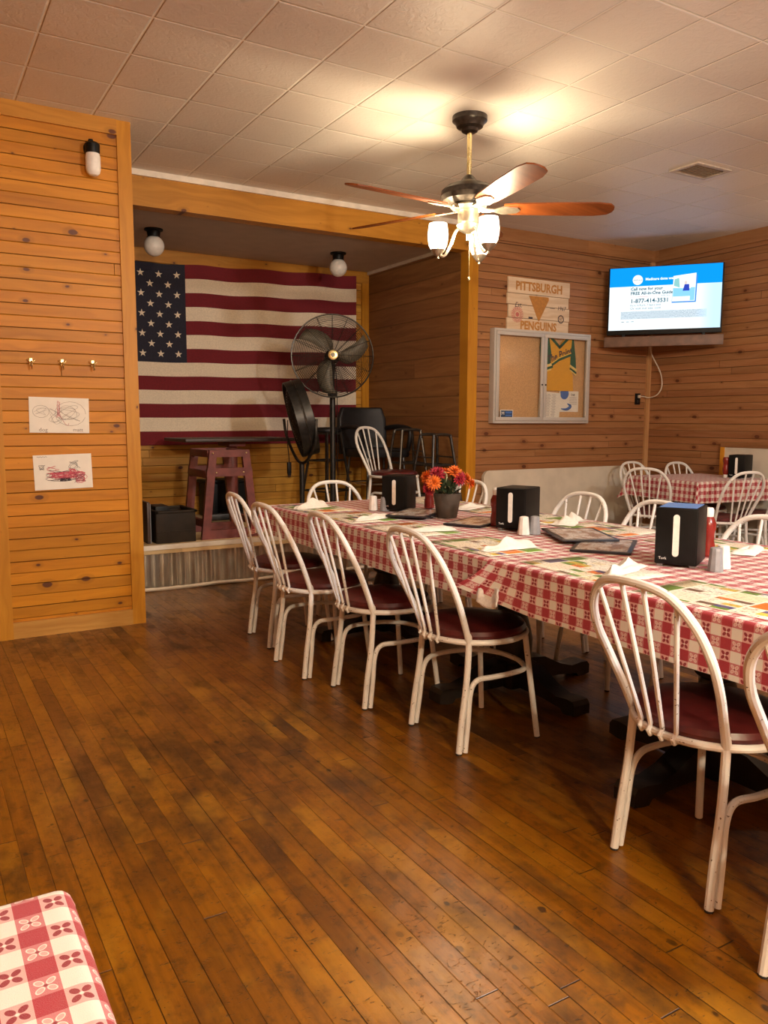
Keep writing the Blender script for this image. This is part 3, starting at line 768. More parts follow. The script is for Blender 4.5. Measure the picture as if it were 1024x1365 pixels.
for k in range(6):
    a = k * 1.05; m.tube([V(.02 * math.cos(a), .02 * math.sin(a), .10), V(.035 * math.cos(a), .035 * math.sin(a), .18)], .003, 6)
m.tube(spline([pt(-.02, .01, .12), pt(-.005, .02, .2), pt(-.012, .01, .235), pt(-.05, 0., .243)], 5), .0045, 6)
m.build('stems', M['stem'], t)

# placemats, napkins, menus
def placemat(x, y, deg, label, z=.7571, w=.30, l=.435):
    t_ = MB()
    n = 6
    t_.grid(lambda u, v: (u, v, .0003 * math.sin(u * 40 + v * 20)), [-w / 2 + w * i / n for i in range(n + 1)], [-l / 2 + l * i / n for i in range(n + 1)], uvf=lambda u, v: (v / l + .5, u / w + .5))
    b = len(t_.v)
    o = t_.build('paper_placemat', M['placemat'], smooth=60)
    md = o.modifiers.new('thickness', 'SOLIDIFY'); md.thickness = .0004; md.offset = 1
    o.location = (x, y, z); o.rotation_euler = (0, 0, R(deg)); tag(o, label, 'placemat', 'advert placemats on the long table'); return o
ROW = ('at the stage end', 'second from the stage', 'third from the stage', 'fourth from the stage', 'fifth from the stage', 'sixth from the stage')
for (y, dg), r_ in zip(((4.16, 2), (3.66, -1), (3.12, 1), (2.56, -2), (1.98, -4), (1.45, 4)), ROW):
    placemat(2.025, y, dg, 'paper advert placemat on the open-floor edge of the long table, ' + r_)
for (y, dg), r_ in zip(((4.20, 178), (3.68, 181), (3.17, 179), (2.68, 183), (2.13, 178)), ROW):
    placemat(2.845, y, dg, 'paper advert placemat on the wall-side edge of the long table, ' + r_)
def napkin(x, y, deg, label, seed, l=.20, w=.10, hh=.03, z=.7585, g='crumpled napkins on the long table'):
    m = MB(); n = 14
    def f(u, v, lift=0.):
        k = 1 - .55 * (u / l + .5)          # narrows to a tip
        a = mnoise.noise(V(u * 14 + seed, v * 22, seed)); fold = abs(math.sin(v / w * 5 + seed))
        e = max(0, 1 - abs(v) / (w / 2)) ** .6 * max(0, 1 - abs(u) / (l / 2)) ** .35
        return V(u + .012 * mnoise.noise(V(v * 20, seed, 1)), v * k * 1.0 + .012 * mnoise.noise(V(u * 16, seed, 5)), max(.0, e * hh * (.55 + .5 * fold * k + .55 * a)) + .0012)
    us = [-l / 2 + l * i / n for i in range(n + 1)]; vs = [-w / 2 + w * i / n for i in range(n + 1)]
    m.grid(f, us, vs)
    m.grid(lambda u, v: V(f(u, v).x, f(u, v).y, .0002), us, vs[::-1])
    o = m.build('paper_napkin', M['napkin'], smooth=60); o.location = (x, y, z); o.rotation_euler = (0, 0, R(deg)); tag(o, label, 'napkin', g)
napkin(2.00, 4.18, 200, 'crumpled white paper napkin at the stage end of the long table, on the open-floor side', 1.2, l=.24, w=.12, hh=.055)
napkin(2.05, 3.545, 200, 'white paper napkin on the open-floor side behind the third chair from the stage', 2.2, l=.28, w=.09)
napkin(2.07, 3.04, 172, 'folded white paper napkin on the open-floor side between flowers and menus', 3.1, l=.24, w=.11)
napkin(2.04, 2.455, 185, 'white paper napkin in front of the middle dispenser, on open-floor side', 4.6, l=.26, w=.11, hh=.04)
napkin(2.07, 1.89, 205, 'crumpled white paper napkin by the blue-topped dispenser, behind the largest chair', 5.3, l=.30, w=.10, hh=.04)
napkin(2.16, 1.20, 200, 'white paper napkin at the edge of the photo, above the cut-off chair', 6.9, l=.26, w=.1, hh=.035)
napkin(2.80, 3.70, 20, 'white paper napkin on the wall side beside the flowers and middle dispenser', 7.7, l=.24, w=.11, hh=.035)
napkin(2.85, 2.95, 30, 'upright twisted white napkin on the wall side behind the loose menus', 8.4, l=.30, w=.13, hh=.045)
napkin(2.83, 1.93, 20, 'white paper napkin on the wall side at the edge of the photo', 9.1, l=.24, w=.1)
def menu(x, y, deg, label, z=ZT, w=.22, l=.36, tilt=0.):
    Mx = Matrix.Translation((x, y, z)) @ Matrix.Rotation(R(deg), 4, 'Z') @ Matrix.Rotation(R(tilt), 4, 'Y')
    t = thing('menu', label, 'menu', group='menus in black covers', M=Mx)
    m = MB(); m.box((0, 0, .005), (w, l, .009), bev=.002); m.build('cover', M['menu_cover'], t)
    m = MB(); m.grid(lambda u, v: (u, v, .0099), [-w * .43, w * .43], [-l * .46, l * .42], uvf=lambda u, v: (u / w + .5, v / l + .5)); m.build('page', M['menu'], t, smooth=0)
menu(2.33, 3.56, -52, 'black-covered menu leaning flat beside the flower pot and stage-side dispenser', z=ZT + .0098)
menu(2.37, 3.61, -40, 'black-covered menu mostly hidden under another one behind the flower pot', z=ZT, w=.20, l=.30)
menu(2.44, 3.17, -63, 'black-covered menu between the flower pot and the middle napkin dispenser', w=.2, l=.36)
menu(2.50, 2.53, -28, 'upper one of two loose black-covered menus between the dispensers', z=ZT + .011, tilt=0, w=.24)
menu(2.42, 2.30, -52, 'lower one of two loose black-covered menus, page showing, by the blue-topped dispenser', w=.23)

# ------------------------------------------------------------------ wall of the partition: drawings, hooks, lamp
def rows(M_): return M_
WY = Matrix(((1, 0, 0), (0, 0, -1), (0, 1, 0)))   # local xy -> world xz facing the camera (-Y)
def drawing(x0, x1, z0, z1, rot, label, fn):
    t = thing('drawing', label, 'drawing', ((x0 + x1) / 2, YP - .003, (z0 + z1) / 2), 0, 'children drawings taped to the pine panel')
    t.rotation_euler = (0, R(rot), 0)
    w, h = x1 - x0, z1 - z0
    m = MB(); m.box((0, 0, 0), (w, .0016, h)); m.build('sheet', M['paper'], t, smooth=0)
    fn(t, w, h)
def scrib(m, cx, cz, rx, rz, n, seed, mat, r=.0009):
    rnd = random.Random(seed); ph = rnd.random() * 6
    pts = [V(cx + rx * math.cos(ph + i * 1.9 + .4 * rnd.random()) * rnd.uniform(.5, 1), -.0018, cz + rz * math.sin(ph * 2 + i * 1.37 + .5 * rnd.random()) * rnd.uniform(.5, 1)) for i in range(n)]
    m.tube(spline(pts, 4), r, 4, mat=mat)
def d1(t, w, h):
    m = MB()
    m.tube([V(-.10 + .045 * math.cos(a), -.0018, .02 + .035 * math.sin(a)) for a in [i * .5 for i in range(14)]], .0009, 4)
    m.tube([V(.06 + .085 * math.cos(a), -.0018, .01 + .07 * math.sin(a)) for a in [i * .4 for i in range(16)]], .0008, 4)
    scrib(m, .05, .01, .07, .05, 18, 3, 0, .0007); scrib(m, -.02, -.01, .05, .05, 14, 5, 0, .0007); scrib(m, -.10, .02, .04, .03, 10, 6, 0, .0006)
    m.build('pencil_strokes', M['pencil'], t)
    m = MB(); scrib(m, -.005, .03, .012, .06, 14, 8, 0, .0008); m.tube([V(.0, -.0018, .0), V(.03, -.0018, -.05), V(.045, -.0018, -.06), V(.05, -.0018, -.045)], .0009, 4)
    tag(m.build('crayon_strokes', M['crayon'], t), 'pale red crayon strokes')
    m = MB(); text_mb(m, 'dog', .032, WY, (-.09, -.0012, -.085)); text_mb(m, 'matt', .03, WY, (.10, -.0012, -.083)); m.build('lettering', M['pencil'], t)
def d2(t, w, h):
    m = MB(); scrib(m, .0, -.02, .10, .022, 60, 11, 0, .0012); scrib(m, .09, -.035, .045, .04, 40, 12, 0, .0011); scrib(m, -.06, .02, .04, .02, 10, 14, 0, .0008); scrib(m, .05, .0, .03, .02, 26, 19, 0, .0011)
    tag(m.build('crayon_strokes', M['crayon'], t), 'pink crayon scribble')
    m = MB()
    scrib(m, .0, -.025, .11, .04, 16, 21, 0, .0010); scrib(m, .01, -.045, .04, .012, 26, 22, 0, .0011); scrib(m, .06, .04, .04, .03, 12, 23, 0, .0008); scrib(m, -.115, .03, .02, .02, 12, 24, 0, .0008); scrib(m, .09, -.04, .04, .03, 14, 25, 0, .0009)
    m.tube([V(-.14 + i * .005, -.0018, .09 + .003 * math.sin(i * 2.1)) for i in range(12)], .0009, 4)
    m.build('ink_strokes', M['ink'], t)
drawing(.617, .943, 1.185, 1.388, 1.0, 'pale pencil drawing on white paper, upper of two taped to the pine panel', d1)
drawing(.628, .948, .858, 1.060, -1.2, 'pink and black scribble drawing on white paper, lower of two on the pine panel', d2)
for i, x in enumerate((.640, .807, .976)):
    t = thing('coat_hook', ('first', 'second', 'third')[i] + ' small brass coat hook of the row, counted towards the post', 'hook', (x, YP, 1.578), 0, 'brass coat hooks on the pine panel')
    m = MB(); m.box((0, -.003, .012), (.018, .005, .038), bev=.002); m.build('back_plate', M['brass'], t)
    m = MB(); m.tube(spline([(0, -.004, .008), (0, -.022, -.006), (0, -.03, -.028), (0, -.042, -.02), (0, -.045, .0)], 5), .004, 7); m.sphere((0, -.046, .006), .008, 8, 6)
    m.tube(spline([(-.02, -.012, .022), (-.012, -.02, .012), (0, -.006, .0), (.012, -.02, .012), (.02, -.012, .022)], 4), .003, 6); m.build('hook', M['brass'], t)
t = thing('wall_lamp', 'white capsule-shaped lamp hanging from a black socket high on the pine panel', 'lamp', (1.010, YP, 2.80))
m = MB(); m.lathe([(.042, 0), (.042, .02), (.03, .03), (.026, .06)], rot=Matrix.Rotation(R(90), 3, 'X'), n=20); m.lathe([(.036, -.045), (.04, -.03), (.04, .01), (.03, .02), (.02, .022)], (-.002, -.06, .0), 20)
m.box((-.006, -.03, .03), (.026, .04, .03), bev=.008); m.build('socket', M['black_plastic'], t)
m = MB(); m.lathe([(.037, -.04), (.041, -.06), (.041, -.125), (.036, -.145), (.024, -.158), (.001, -.163)], (-.002, -.06, 0), 20); m.build('bulb', M['white_plastic'], t)

# ------------------------------------------------------------------ alcove: globe lamps, flag
for (x, y, lab) in ((1.86, 6.83, 'unlit white globe lamp on the alcove ceiling, above the flag stars'), (3.60, 6.88, 'unlit white globe lamp on the alcove ceiling, above the tall fan')):
    t = thing('globe_lamp', lab, 'lamp', (x, y, ZA), 0, 'globe lamps on the alcove ceiling')
    m = MB(); m.lathe([(.075, 0), (.075, -.012), (.055, -.022), (.05, -.06), (.056, -.066)], n=24); m.build('lamp_base', M['black_plastic'], t)
    m = MB(); m.sphere((0, 0, -.135), .083, 24, 16); m.build('globe', M['white_plastic'], t)
m = MB(); fx0, fx1, fz0 = 1.27, 4.185, 1.020
def ztop(x): return 2.672 + (x - 1.27) / 2.915 * .10
def fl(u, v):
    h = ztop(u) - .012 * math.sin((u - 1.3) * 5.2) ** 2 - fz0
    y = YA - .022 - .008 * (1 + math.sin(u * 7 + v * 3)) * .5 - .010 * abs(mnoise.noise(V(u * 2.5, v * 1.6, 3.))) - .004 * mnoise.noise(V(u * 9, v * 5, 2.))
    return V(u, y, fz0 + h * v)
xc = 2.350
def fm(u, v):
    i = int((1 - v) * 13 - 1e-6)
    if u < xc and i < 7: return 2
    return 0 if i % 2 == 0 else 1
us = sorted(set([fx0 + (fx1 - fx0) * i / 60 for i in range(61)] + [xc])); vs = [i / 52 for i in range(53)]
m.grid(fl, us, vs, mat=fm)
def star(cx, v, r):
    b = []
    for k in range(10):
        a = PI / 2 + k * PI / 5; q = r if k % 2 == 0 else r * .39
        uu = cx + q * math.cos(a); vv = v + q * math.sin(a) / 1.68
        p = fl(uu, vv); b.append(p + V(0, -.003, 0))
    c = fl(cx, v) + V(0, -.0035, 0)
    m.add([c] + b, [[0, 1 + k, 1 + (k + 1) % 10] for k in range(10)], 1)
dxs = .0835; vtop = 1 - .058; vbot = 1 - 7 / 13 + .047
for rI in range(9):
    v = vtop + (vbot - vtop) * rI / 8
    n6 = 6 if rI % 2 == 0 else 5
    for k in range(n6):
        star(xc - .080 - (dxs if rI % 2 else 0) - 2 * dxs * k, v, .036)
o = m.build('flag', [M['flag_r'], M['flag_w'], M['flag_b']], smooth=60)
tag(o, 'large American flag with red and cream stripes hung flat on the alcove back wall', 'flag')

# ------------------------------------------------------------------ on the stage
def tube_part(name, mat, parent, *segs, r=.012, n=8):
    m = MB()
    for s_ in segs: m.tube(s_, r, n)
    return m.build(name, mat, parent)
def ring(c, r, nrm, rt, n=48, m=None):
    x, y, _ = frame_from(Vector(nrm)); m.tube([Vector(c) + (x * math.cos(2 * PI * i / n) + y * math.sin(2 * PI * i / n)) * r for i in range(n)], rt, 5, closed=True)
def fan_head(t, c, axis_, R_, depth, bmat, tight, rings_, wires, badge=True, ml=.20, solid_drum=False, a0_deg=200):
    c = Vector(c); a = Vector(axis_).normalized(); x, y, _ = frame_from(a)
    def P(r, ang, h): return c + (x * math.cos(ang) + y * math.sin(ang)) * r + a * h
    def prof(q): return depth / 2 * (1 - q ** 4 * .9)
    m = MB()
    for sgn in (1, -1):
        for i in range(rings_):
            q = (i + 1) / rings_
            m.tube([P(R_ * q, 2 * PI * k / 40, sgn * prof(q)) for k in range(40)], tight, 4, closed=True)
        for k in range(wires):
            an = 2 * PI * k / wires
            m.tube([P(R_ * q, an, sgn * prof(q)) for q in (.12, .4, .7, .9, 1.)], tight * 1.1, 4)
    m.tube([P(R_ * 1.005, 2 * PI * k / 48, 0) for k in range(48)], tight * 4, 6, closed=True)
    m.build('grille', M['dark_metal'], t)
    if solid_drum:
        m = MB(); n = 40
        vs_ = [P(R_ * 1.01, 2 * PI * k / n, depth * .42) for k in range(n)] + [P(R_ * 1.01, 2 * PI * k / n, -depth * .42) for k in range(n)] + [P(R_ * .985, 2 * PI * k / n, depth * .42) for k in range(n)] + [P(R_ * .985, 2 * PI * k / n, -depth * .42) for k in range(n)]
        fs = []
        for k in range(n):
            k2 = (k + 1) % n
            fs += [[k, k2, n + k2, n + k], [2 * n + k, 3 * n + k, 3 * n + k2, 2 * n + k2], [k, 2 * n + k, 2 * n + k2, k2], [n + k, n + k2, 3 * n + k2, 3 * n + k]]
        m.add(vs_, fs); m.build('drum', M['black_metal'], t)
    # blades
    for k in range(3):
        m = MB(); a0 = k * 2 * PI / 3 + R(a0_deg)
        top = []; n = 9
        for i in range(n):
            q = .10 + .82 * i / (n - 1); r = R_ * q
            sweep = a0 + .75 * (q - .1) ** 1.3
            half = (.13 + .24 * math.sin(PI * min(1, q * .9)) ** .8) * .56
            lift = .028 * (1 - .3 * q)
            top.append((P(r, sweep - half / max(q, .35), -lift), P(r, sweep, .004), P(r, sweep + half / max(q, .35), lift)))
        vv = [p for tr in top for p in tr]; ff = []
        for i in range(n - 1):
            b = i * 3; ff += [[b, b + 1, b + 4, b + 3], [b + 1, b + 2, b + 5, b + 4]]
        m.add(vv, ff)
        o = m.build('blade', bmat, t, smooth=80); md = o.modifiers.new('thickness', 'SOLIDIFY'); md.thickness = .003
    Mz = Matrix((x, y, a)).transposed()
    m = MB(); m.lathe([(.03, -.02), (.034, 0), (.03, .03), (.02, .035)], c, 20, rot=Mz); m.lathe([(.001, -ml), (.06, -ml), (.068, -ml + .02), (.068, -.06), (.04, -.03)], c, 20, rot=Mz)
    m.build('motor', M['black_metal'], t)
    if badge:
        m = MB(); m.lathe([(.044, prof(.1)), (.044, prof(.1) + .006), (.036, prof(.1) + .009), (.001, prof(.1) + .009)], c, 20, rot=Mz); m.lathe([(.02, prof(.1) + .009), (.018, prof(.1) + .011), (.001, prof(.1) + .011)], c, 12, rot=Mz, mat=1)
        tag(m.build('badge', [M['brass'], M['dark_metal']], t), 'round brass badge')
# tall fan
t = thing('pedestal_fan', 'tall pedestal fan with open round grille and three blades in front of the flag', 'fan', (3.40, 6.62, ZS))
fan_head(t, (-.06, -.12, 1.492), (-.40, -.90, 0.03), .365, .17, plain('greyish_fan_blade', (.15, .135, .10), .5), .0019, 24, 16, a0_deg=112)
m = MB(); m.tube([(0, 0, .02), (0, 0, 1.16)], .027, 14); m.build('pole', M['black_metal'], t)
m = MB(); m.tube([(0, 0, 1.12), (0, 0, 1.30), (0, -.02, 1.42), (-.03, -.04, 1.48)], .02, 10); m.box((0, 0, 1.16), (.07, .07, .06), bev=.01); m.build('bracket', M['black_metal'], t)
m = MB(); m.lathe([(.30, 0), (.30, .015), (.25, .03), (.06, .045), (.04, .09), (.001, .09)], n=32); m.build('base', M['black_metal'], t)
m = MB(); m.tube(spline([(.05, .03, 1.40), (.07, .05, 1.2), (.075, .05, .9), (.08, .06, .5), (.1, .1, .02)], 6), .004, 6); m.build('power_cord', M['black_plastic'], t)
# drum fan
t = thing('drum_fan', 'black tilted drum fan on a stand beside the tall pedestal fan', 'fan', (2.95, 6.33, ZS))
fan_head(t, (-.02, -.03, .935), (-.90, .30, -.25), .325, .17, M['black_metal'], .0022, 14, 20, badge=False, ml=.11, solid_drum=True)
m = MB(); m.tube([(0, 0, .02), (0, 0, .55)], .022, 12); m.build('pole', M['black_metal'], t)
m = MB(); m.tube(spline([(-.03, -.35, .93), (-.03, -.33, .75), (-.01, -.16, .60), (0, 0, .55), (.01, .16, .60), (0, .32, .78), (-.02, .33, .93)], 6), .013, 8); m.build('yoke', M['black_metal'], t)
m = MB()
for k in range(4): a = k * PI / 2 + .4; m.tube([(0, 0, .05), (.24 * math.cos(a), .24 * math.sin(a), .014)], .014, 8)
m.build('base', M['black_metal'], t)
m = MB(); m.tube(spline([(-.12, .02, .92), (-.125, .02, .75), (-.118, .01, .62), (-.12, .0, .56)], 5), .004, 6); m.box((-.12, 0, .51), (.034, .03, .10), bev=.008); m.box((-.12, 0, .455), (.026, .022, .02)); m.build('switch_cord', M['black_plastic'], t)

# stools
def bar_stool(x, y, label, seat=True, h=.78, rz=0., w=.155, mat=None, grp='black metal bar stools on the stage'):
    mat = mat or M['dark_metal']
    t = thing('bar_stool', label, 'stool', (x, y, ZS), R(rz), grp)
    tops = []
    for sx in (-1, 1):
        for sy in (-1, 1):
            a = V(sx * w * .62, sy * w * .62, h); b = V(sx * w * 1.25, sy * w * 1.25, .0)
            m = MB(); m.tube([a, b], .013, 8); m.build('leg', mat, t)
    m = MB()
    for z in (.22, .52):
        k = w * (1.25 + (.62 - 1.25) * z / h)
        c = [(-k, -k, z), (k, -k, z), (k, k, z), (-k, k, z)]
        for i in range(4): m.tube([c[i], c[(i + 1) % 4]], .009, 6)
    m.build('footrest', mat, t)
    if seat:
        m = MB(); m.lathe([(.14, 0), (.15, .01), (.15, .03), (.13, .045), (.001, .05)], (0, 0, h), 28); m.build('seat', M['leather'], t)
        m = MB(); m.box((0, 0, h - .012), (w * 1.4, w * 1.4, .02)); m.build('seat_plate', mat, t)
    else:
        for s in (-1, 1):
            m = MB(); m.tube(spline([(-w * .62, s * w * .62, h - .03), (-w * .5, s * w * .62, h), (w * .5, s * w * .62, h), (w * .62, s * w * .62, h - .03)], 4), .013, 8)
            m.build('top_rail', mat, t)
            m = MB(); m.tube([(s * w * .75, -w * .75, h - .2), (s * w * .75, w * .75, h - .2)], .007, 6); m.build('crossbar', mat, t)
    return t
bar_stool(3.62, 7.18, 'black swivel bar stool between the two fans on the stage', True, h=.80, rz=20)
bar_stool(4.09, 6.42, 'dark metal stool frame beside the white chair on the stage', False, h=.83, rz=-8, w=.15)
bar_stool(4.13, 6.01, 'dark metal stool frame next to the alcove corner post on the stage', False, h=.79, rz=4, w=.155)
# upholstered chair
t = thing('bar_armchair', 'black upholstered high armchair behind the white chair on the stage', 'chair', (4.04, 6.92, ZS), R(-90))
m = MB(); m.box((0, 0, .60), (.48, .50, .09), bev=.03); m.build('seat', M['leather'], t)
m = MB()
def bk(u, v):
    cx = -.22 - .05 * v - .05 * math.cos(u * PI / .56)
    w = 1 - .16 * max(0, v - .75) / .25
    return V(cx, u * w, .58 + .47 * v)
us = [-.27 + .54 * i / 14 for i in range(15)]; vs = [i / 8 for i in range(9)]
m.grid(bk, us, vs); o = m.build('backrest', M['leather'], t, smooth=60); md = o.modifiers.new('thickness', 'SOLIDIFY'); md.thickness = .05; md = o.modifiers.new('round', 'BEVEL'); md.width = .015; md.segments = 2
for s in (-1, 1):
    m = MB(); m.tube(spline([(-.24, s * .265, .84), (-.05, s * .275, .855), (.15, s * .275, .84), (.22, s * .265, .80), (.20, s * .25, .62)], 5), .024, 8); m.build('armrest', M['leather'], t)
for sx in (-1, 1):
    for sy in (-1, 1):
        m = MB(); m.tube([(sx * .19, sy * .20, .56), (sx * .23, sy * .235, 0)], .013, 8); m.build('leg', M['dark_metal'], t)
m = MB()
for z in (.30,):
    c = [(-.21, -.22, z), (.21, -.22, z), (.21, .22, z), (-.21, .22, z)]
    for i in range(4): m.tube([c[i], c[(i + 1) % 4]], .010, 8)
tag(m.build('footrest', plain('chrome', (.7, .7, .72), .18, 1.), t), 'chrome footrest')

# red stand
t = thing('wooden_stand', 'oxblood red wooden trestle stand with two trapezoid frames at the stage edge', 'stand', (2.16, 5.95, ZS))
for yy in (.0, .45):
    m = MB(); th = .035
    bw, tw, hh = .237, .160, .69
    m.prism([(-bw, 0), (bw, 0), (bw - .008, .07), (-bw + .008, .07)], th, WY, (0, yy + th, 0))
    m.prism([(-tw - .005, hh - .055), (tw + .005, hh - .055), (tw, hh), (-tw, hh)], th, WY, (0, yy + th, 0))
    m.prism([(-tw - .028, hh - .205), (tw + .028, hh - .205), (tw + .020, hh - .140), (-tw - .020, hh - .140)], th, WY, (0, yy + th, 0))
    for s in (-1, 1):
        pts = [(s * bw, 0), (s * (bw - .065), 0), (s * (tw - .060), hh), (s * tw, hh)]
        m.prism(pts if s < 0 else pts[::-1], th * 1.06, WY, (0, yy + th * 1.03, 0))
    m.build('trapezoid_frame', M['red_wood'], t)
    if yy == 0:
        m = MB()
        for (px, pz) in ((-.135, .665), (.135, .665), (-.11, .515), (.11, .515)): m.sphere((px, -.002, pz), .007, 8, 6)
        m.build('screw_head', M['brass'], t)
for (px, pz) in ((-.15, .66), (.15, .66), (-.17, .50), (.17, .50), (-.20, .12), (.20, .12)):
    m = MB(); m.box((px, .24, pz), (.035, .42, .055), bev=.003); m.build('side_rail', M['red_wood'], t)
# pedestal table behind
t = thing('pedestal_table', 'dark thin-topped pedestal table behind the red trestle stand', 'table', (2.58, 7.05, ZS))
m = MB(); m.box((0, 0, .742), (1.06, .66, .028), bev=.006); m.build('tabletop', M['dark_wood'], t)
m = MB(); m.tube([(0, 0, .05), (0, 0, .70)], .05, 16); m.box((0, 0, .705), (.16, .30, .05), bev=.01); m.build('pedestal_column', M['red_wood'], t)
m = MB(); m.box((0, 0, .035), (.46, .10, .06), bev=.015); m.box((0, 0, .035), (.10, .46, .06), bev=.015); m.build('base', M['iron'], t)
# crates
t = thing('plastic_bin', 'black lidded bin under the pedestal table behind the red trestle stand', 'bin', (2.62, 7.44, ZS))
m = MB(); m.box((0, 0, .16), (.40, .24, .32), bev=.02); m.build('body', M['black_plastic'], t); m = MB(); m.box((0, 0, .335), (.43, .26, .03), bev=.01); m.build('lid', M['black_plastic'], t)
t = thing('storage_box', 'dark brown plastic storage box at the stage edge beside the panelled post', 'box', (1.72, 6.10, ZS))
m = MB(); w_, d_, h_ = .29, .34, .235
m.box((0, -d_ / 2, h_ / 2), (w_, .012, h_), bev=.004); m.box((0, d_ / 2, h_ / 2), (w_, .012, h_), bev=.004); m.box((-w_ / 2, 0, h_ / 2), (.012, d_, h_), bev=.004); m.box((w_ / 2, 0, h_ / 2), (.012, d_, h_), bev=.004); m.box((0, 0, .008), (w_, d_, .014))
m.build('body', M['crate'], t)
m = MB()
for s in (-1, 1):
    m.box((0, s * d_ / 2, h_), (w_ + .03, .03, .02), bev=.006); m.box((s * w_ / 2, 0, h_), (.03, d_ + .03, .02), bev=.006)
m.box((0, -d_ / 2 - .006, .088), (w_, .008, .007), bev=.002)
m.build('rim', M['crate'], t)
m = MB(); m.box((-.07, .03, .22), (.11, .20, .10), bev=.01); m.build('contents', M['black_plastic'], t)
m = MB(); m.box((0, 0, .155), (.022, .34, .31), bev=.003); m.box((.0125, -.171, .15), (.004, .006, .30), mat=1)
o = m.build('dark_board', [M['dark_wood'], M['grey_plastic']]); o.location = (1.525, 6.13, ZS); tag(o, 'thin dark board standing upright between the panelled post and storage box', 'board')

# ------------------------------------------------------------------ display wall
# display case
t = thing('display_case', 'aluminium framed display case with cork back and two glass doors on pine wall', 'display case', (5.20, YB, 1.235))
W, Hh, D = 1.19, .855, .07
m = MB(); m.box((0, -.008, Hh / 2), (W - .02, .012, Hh - .02)); m.build('cork_back', M['cork'], t)
m = MB()
for s in (-1, 1):
    m.box((s * (W / 2 - .011), -D / 2, Hh / 2), (.022, D, Hh), bev=.004)
    m.box((0, -D / 2, Hh / 2 + s * (Hh / 2 - .011)), (W - .044, D - .001, .022), bev=.002)
m.build('case_frame', M['alu'], t)
xm = -.005
for (a, b) in ((-W / 2 + .022, xm - .002), (xm + .002, W / 2 - .022)):
    m = MB(); z0, z1 = .024, Hh - .024; yf = -D - .002; k = .034
    m.box(((a + b) / 2, yf, z0 + k / 2), (b - a, .016, k), bev=.003); m.box(((a + b) / 2, yf, z1 - k / 2), (b - a, .016, k), bev=.003)
    m.box((a + k / 2, yf, (z0 + z1) / 2), (k, .016, z1 - z0 - 2 * k), bev=.002); m.box((b - k / 2, yf, (z0 + z1) / 2), (k, .016, z1 - z0 - 2 * k), bev=.002)
    d = m.build('glass_door', M['alu'], t)
    m = MB(); m.box(((a + b) / 2, yf, (z0 + z1) / 2), (b - a - 2 * k + .006, .004, z1 - z0 - 2 * k + .006)); m.build('glass_pane', M['glass'], d, smooth=0)
    lx = b - .02 if a < xm - .1 else a + .02
    m = MB(); m.lathe([(.008, 0), (.008, .005), (.001, .006)], (lx, yf - .008, .36), 12, rot=Matrix.Rotation(R(90), 3, 'X')); m.build('lock', M['black_plastic'], d)
# decal (stuck on the glass)
m = MB(); m.box((0, 0, 0), (.15, .001, .076)); m.box((.0, -.0008, 0), (.136, .001, .064), mat=1); m.box((.022, -.0015, .014), (.075, .001, .018), mat=2); m.box((.022, -.0015, -.012), (.075, .001, .012), mat=2)
text_mb(m, 'M', .045, WY, (-.045, -.0012, .004), 0)
o = m.build('window_decal', [M['white_plastic'], M['decal_b'], M['blue_print']]); o.parent = t; o.location = (-.445, -.0755 - .002, .085)
# jersey in the case
j = thing('jersey', 'yellow jersey with green sleeves pinned inside the glass display case', 'jersey', (5.42, YB - .018, 1.545))
m = MB(); th = .014
body = [(-.205, 0), (.195, 0), (.185, .15), (.150, .25), (.150, .36), (.165, .50), (.10, .525), (.0, .42), (-.10, .525), (-.13, .50), (-.10, .36), (-.11, .22), (-.195, .12)]
m.prism(body, th, WY, (0, 0, 0)); m.build('body', M['shirt_y'], j)
m = MB(); m.prism([(-.13, .50), (-.215, .53), (-.235, .40), (-.215, .20), (-.105, .225), (-.10, .36)][::-1], th * 1.1, WY); m.build('sleeve', M['shirt_g'], j)
m = MB(); m.prism([(.165, .50), (.185, .49), (.215, .32), (.225, .205), (.145, .25), (.150, .36)][::-1], th * 1.1, WY); m.build('sleeve', M['shirt_g'], j)
m = MB()
def band(pts, w, mat, y):
    for p, q in zip(pts, pts[1:]):
        p = V(*p, 0); q = V(*q, 0); d = (q - p).normalized(); n_ = V(-d.y, d.x, 0) * w / 2
        quad = [p - n_ - d * w * .2, q - n_ + d * w * .2, q + n_ + d * w * .2, p + n_ - d * w * .2]
        m.prism([(a.x, a.y) for a in quad], .003, WY, (0, -th - y, 0), mat)
band([(-.13, .515), (-.02, .43), (.005, .41), (.03, .43), (.13, .515)], .026, 0, .0)
band([(-.14, .520), (-.06, .515), (.06, .515), (.16, .51)], .02, 0, .0)
band([(-.215, .215), (-.10, .245)], .024, 1, .002); band([(-.217, .185), (-.08, .225)], .018, 0, .001); band([(-.218, .165), (-.10, .20)], .014, 1, .001)
band([(.145, .24), (.225, .20)], .022, 1, .002); band([(.145, .215), (.225, .175)], .016, 0, .001); band([(.15, .20), (.225, .155)], .012, 1, .001)
band([(-.10, .235), (.0, .295), (.15, .345)], .024, 0, .001); band([(-.085, .262), (.0, .312), (.15, .362)], .010, 2, .002)
m.build('trim', [M['shirt_g'], plain('pale_yellow_braid', (.80, .62, .22), .8), plain('bright_yellow_piping', (.78, .55, .10), .8)], j)
m = MB(); text_mb(m, 'The Point', .098, WY @ Matrix.Rotation(R(18), 3, 'Z'), (.005, -th - .001, .335), shear=.2, sx=.84, bold=.002)
m.build('lettering', M['ink'], j)
m = MB(); m.box((0, 0, 0), (.27, .002, .255))
for i in range(16):
    for cxx in (-.085, -.02, .05): m.box((cxx, -.0015, .105 - i * .0135), (.045 + .012 * math.sin(i * 3 + cxx * 50), .001, .005), mat=1)
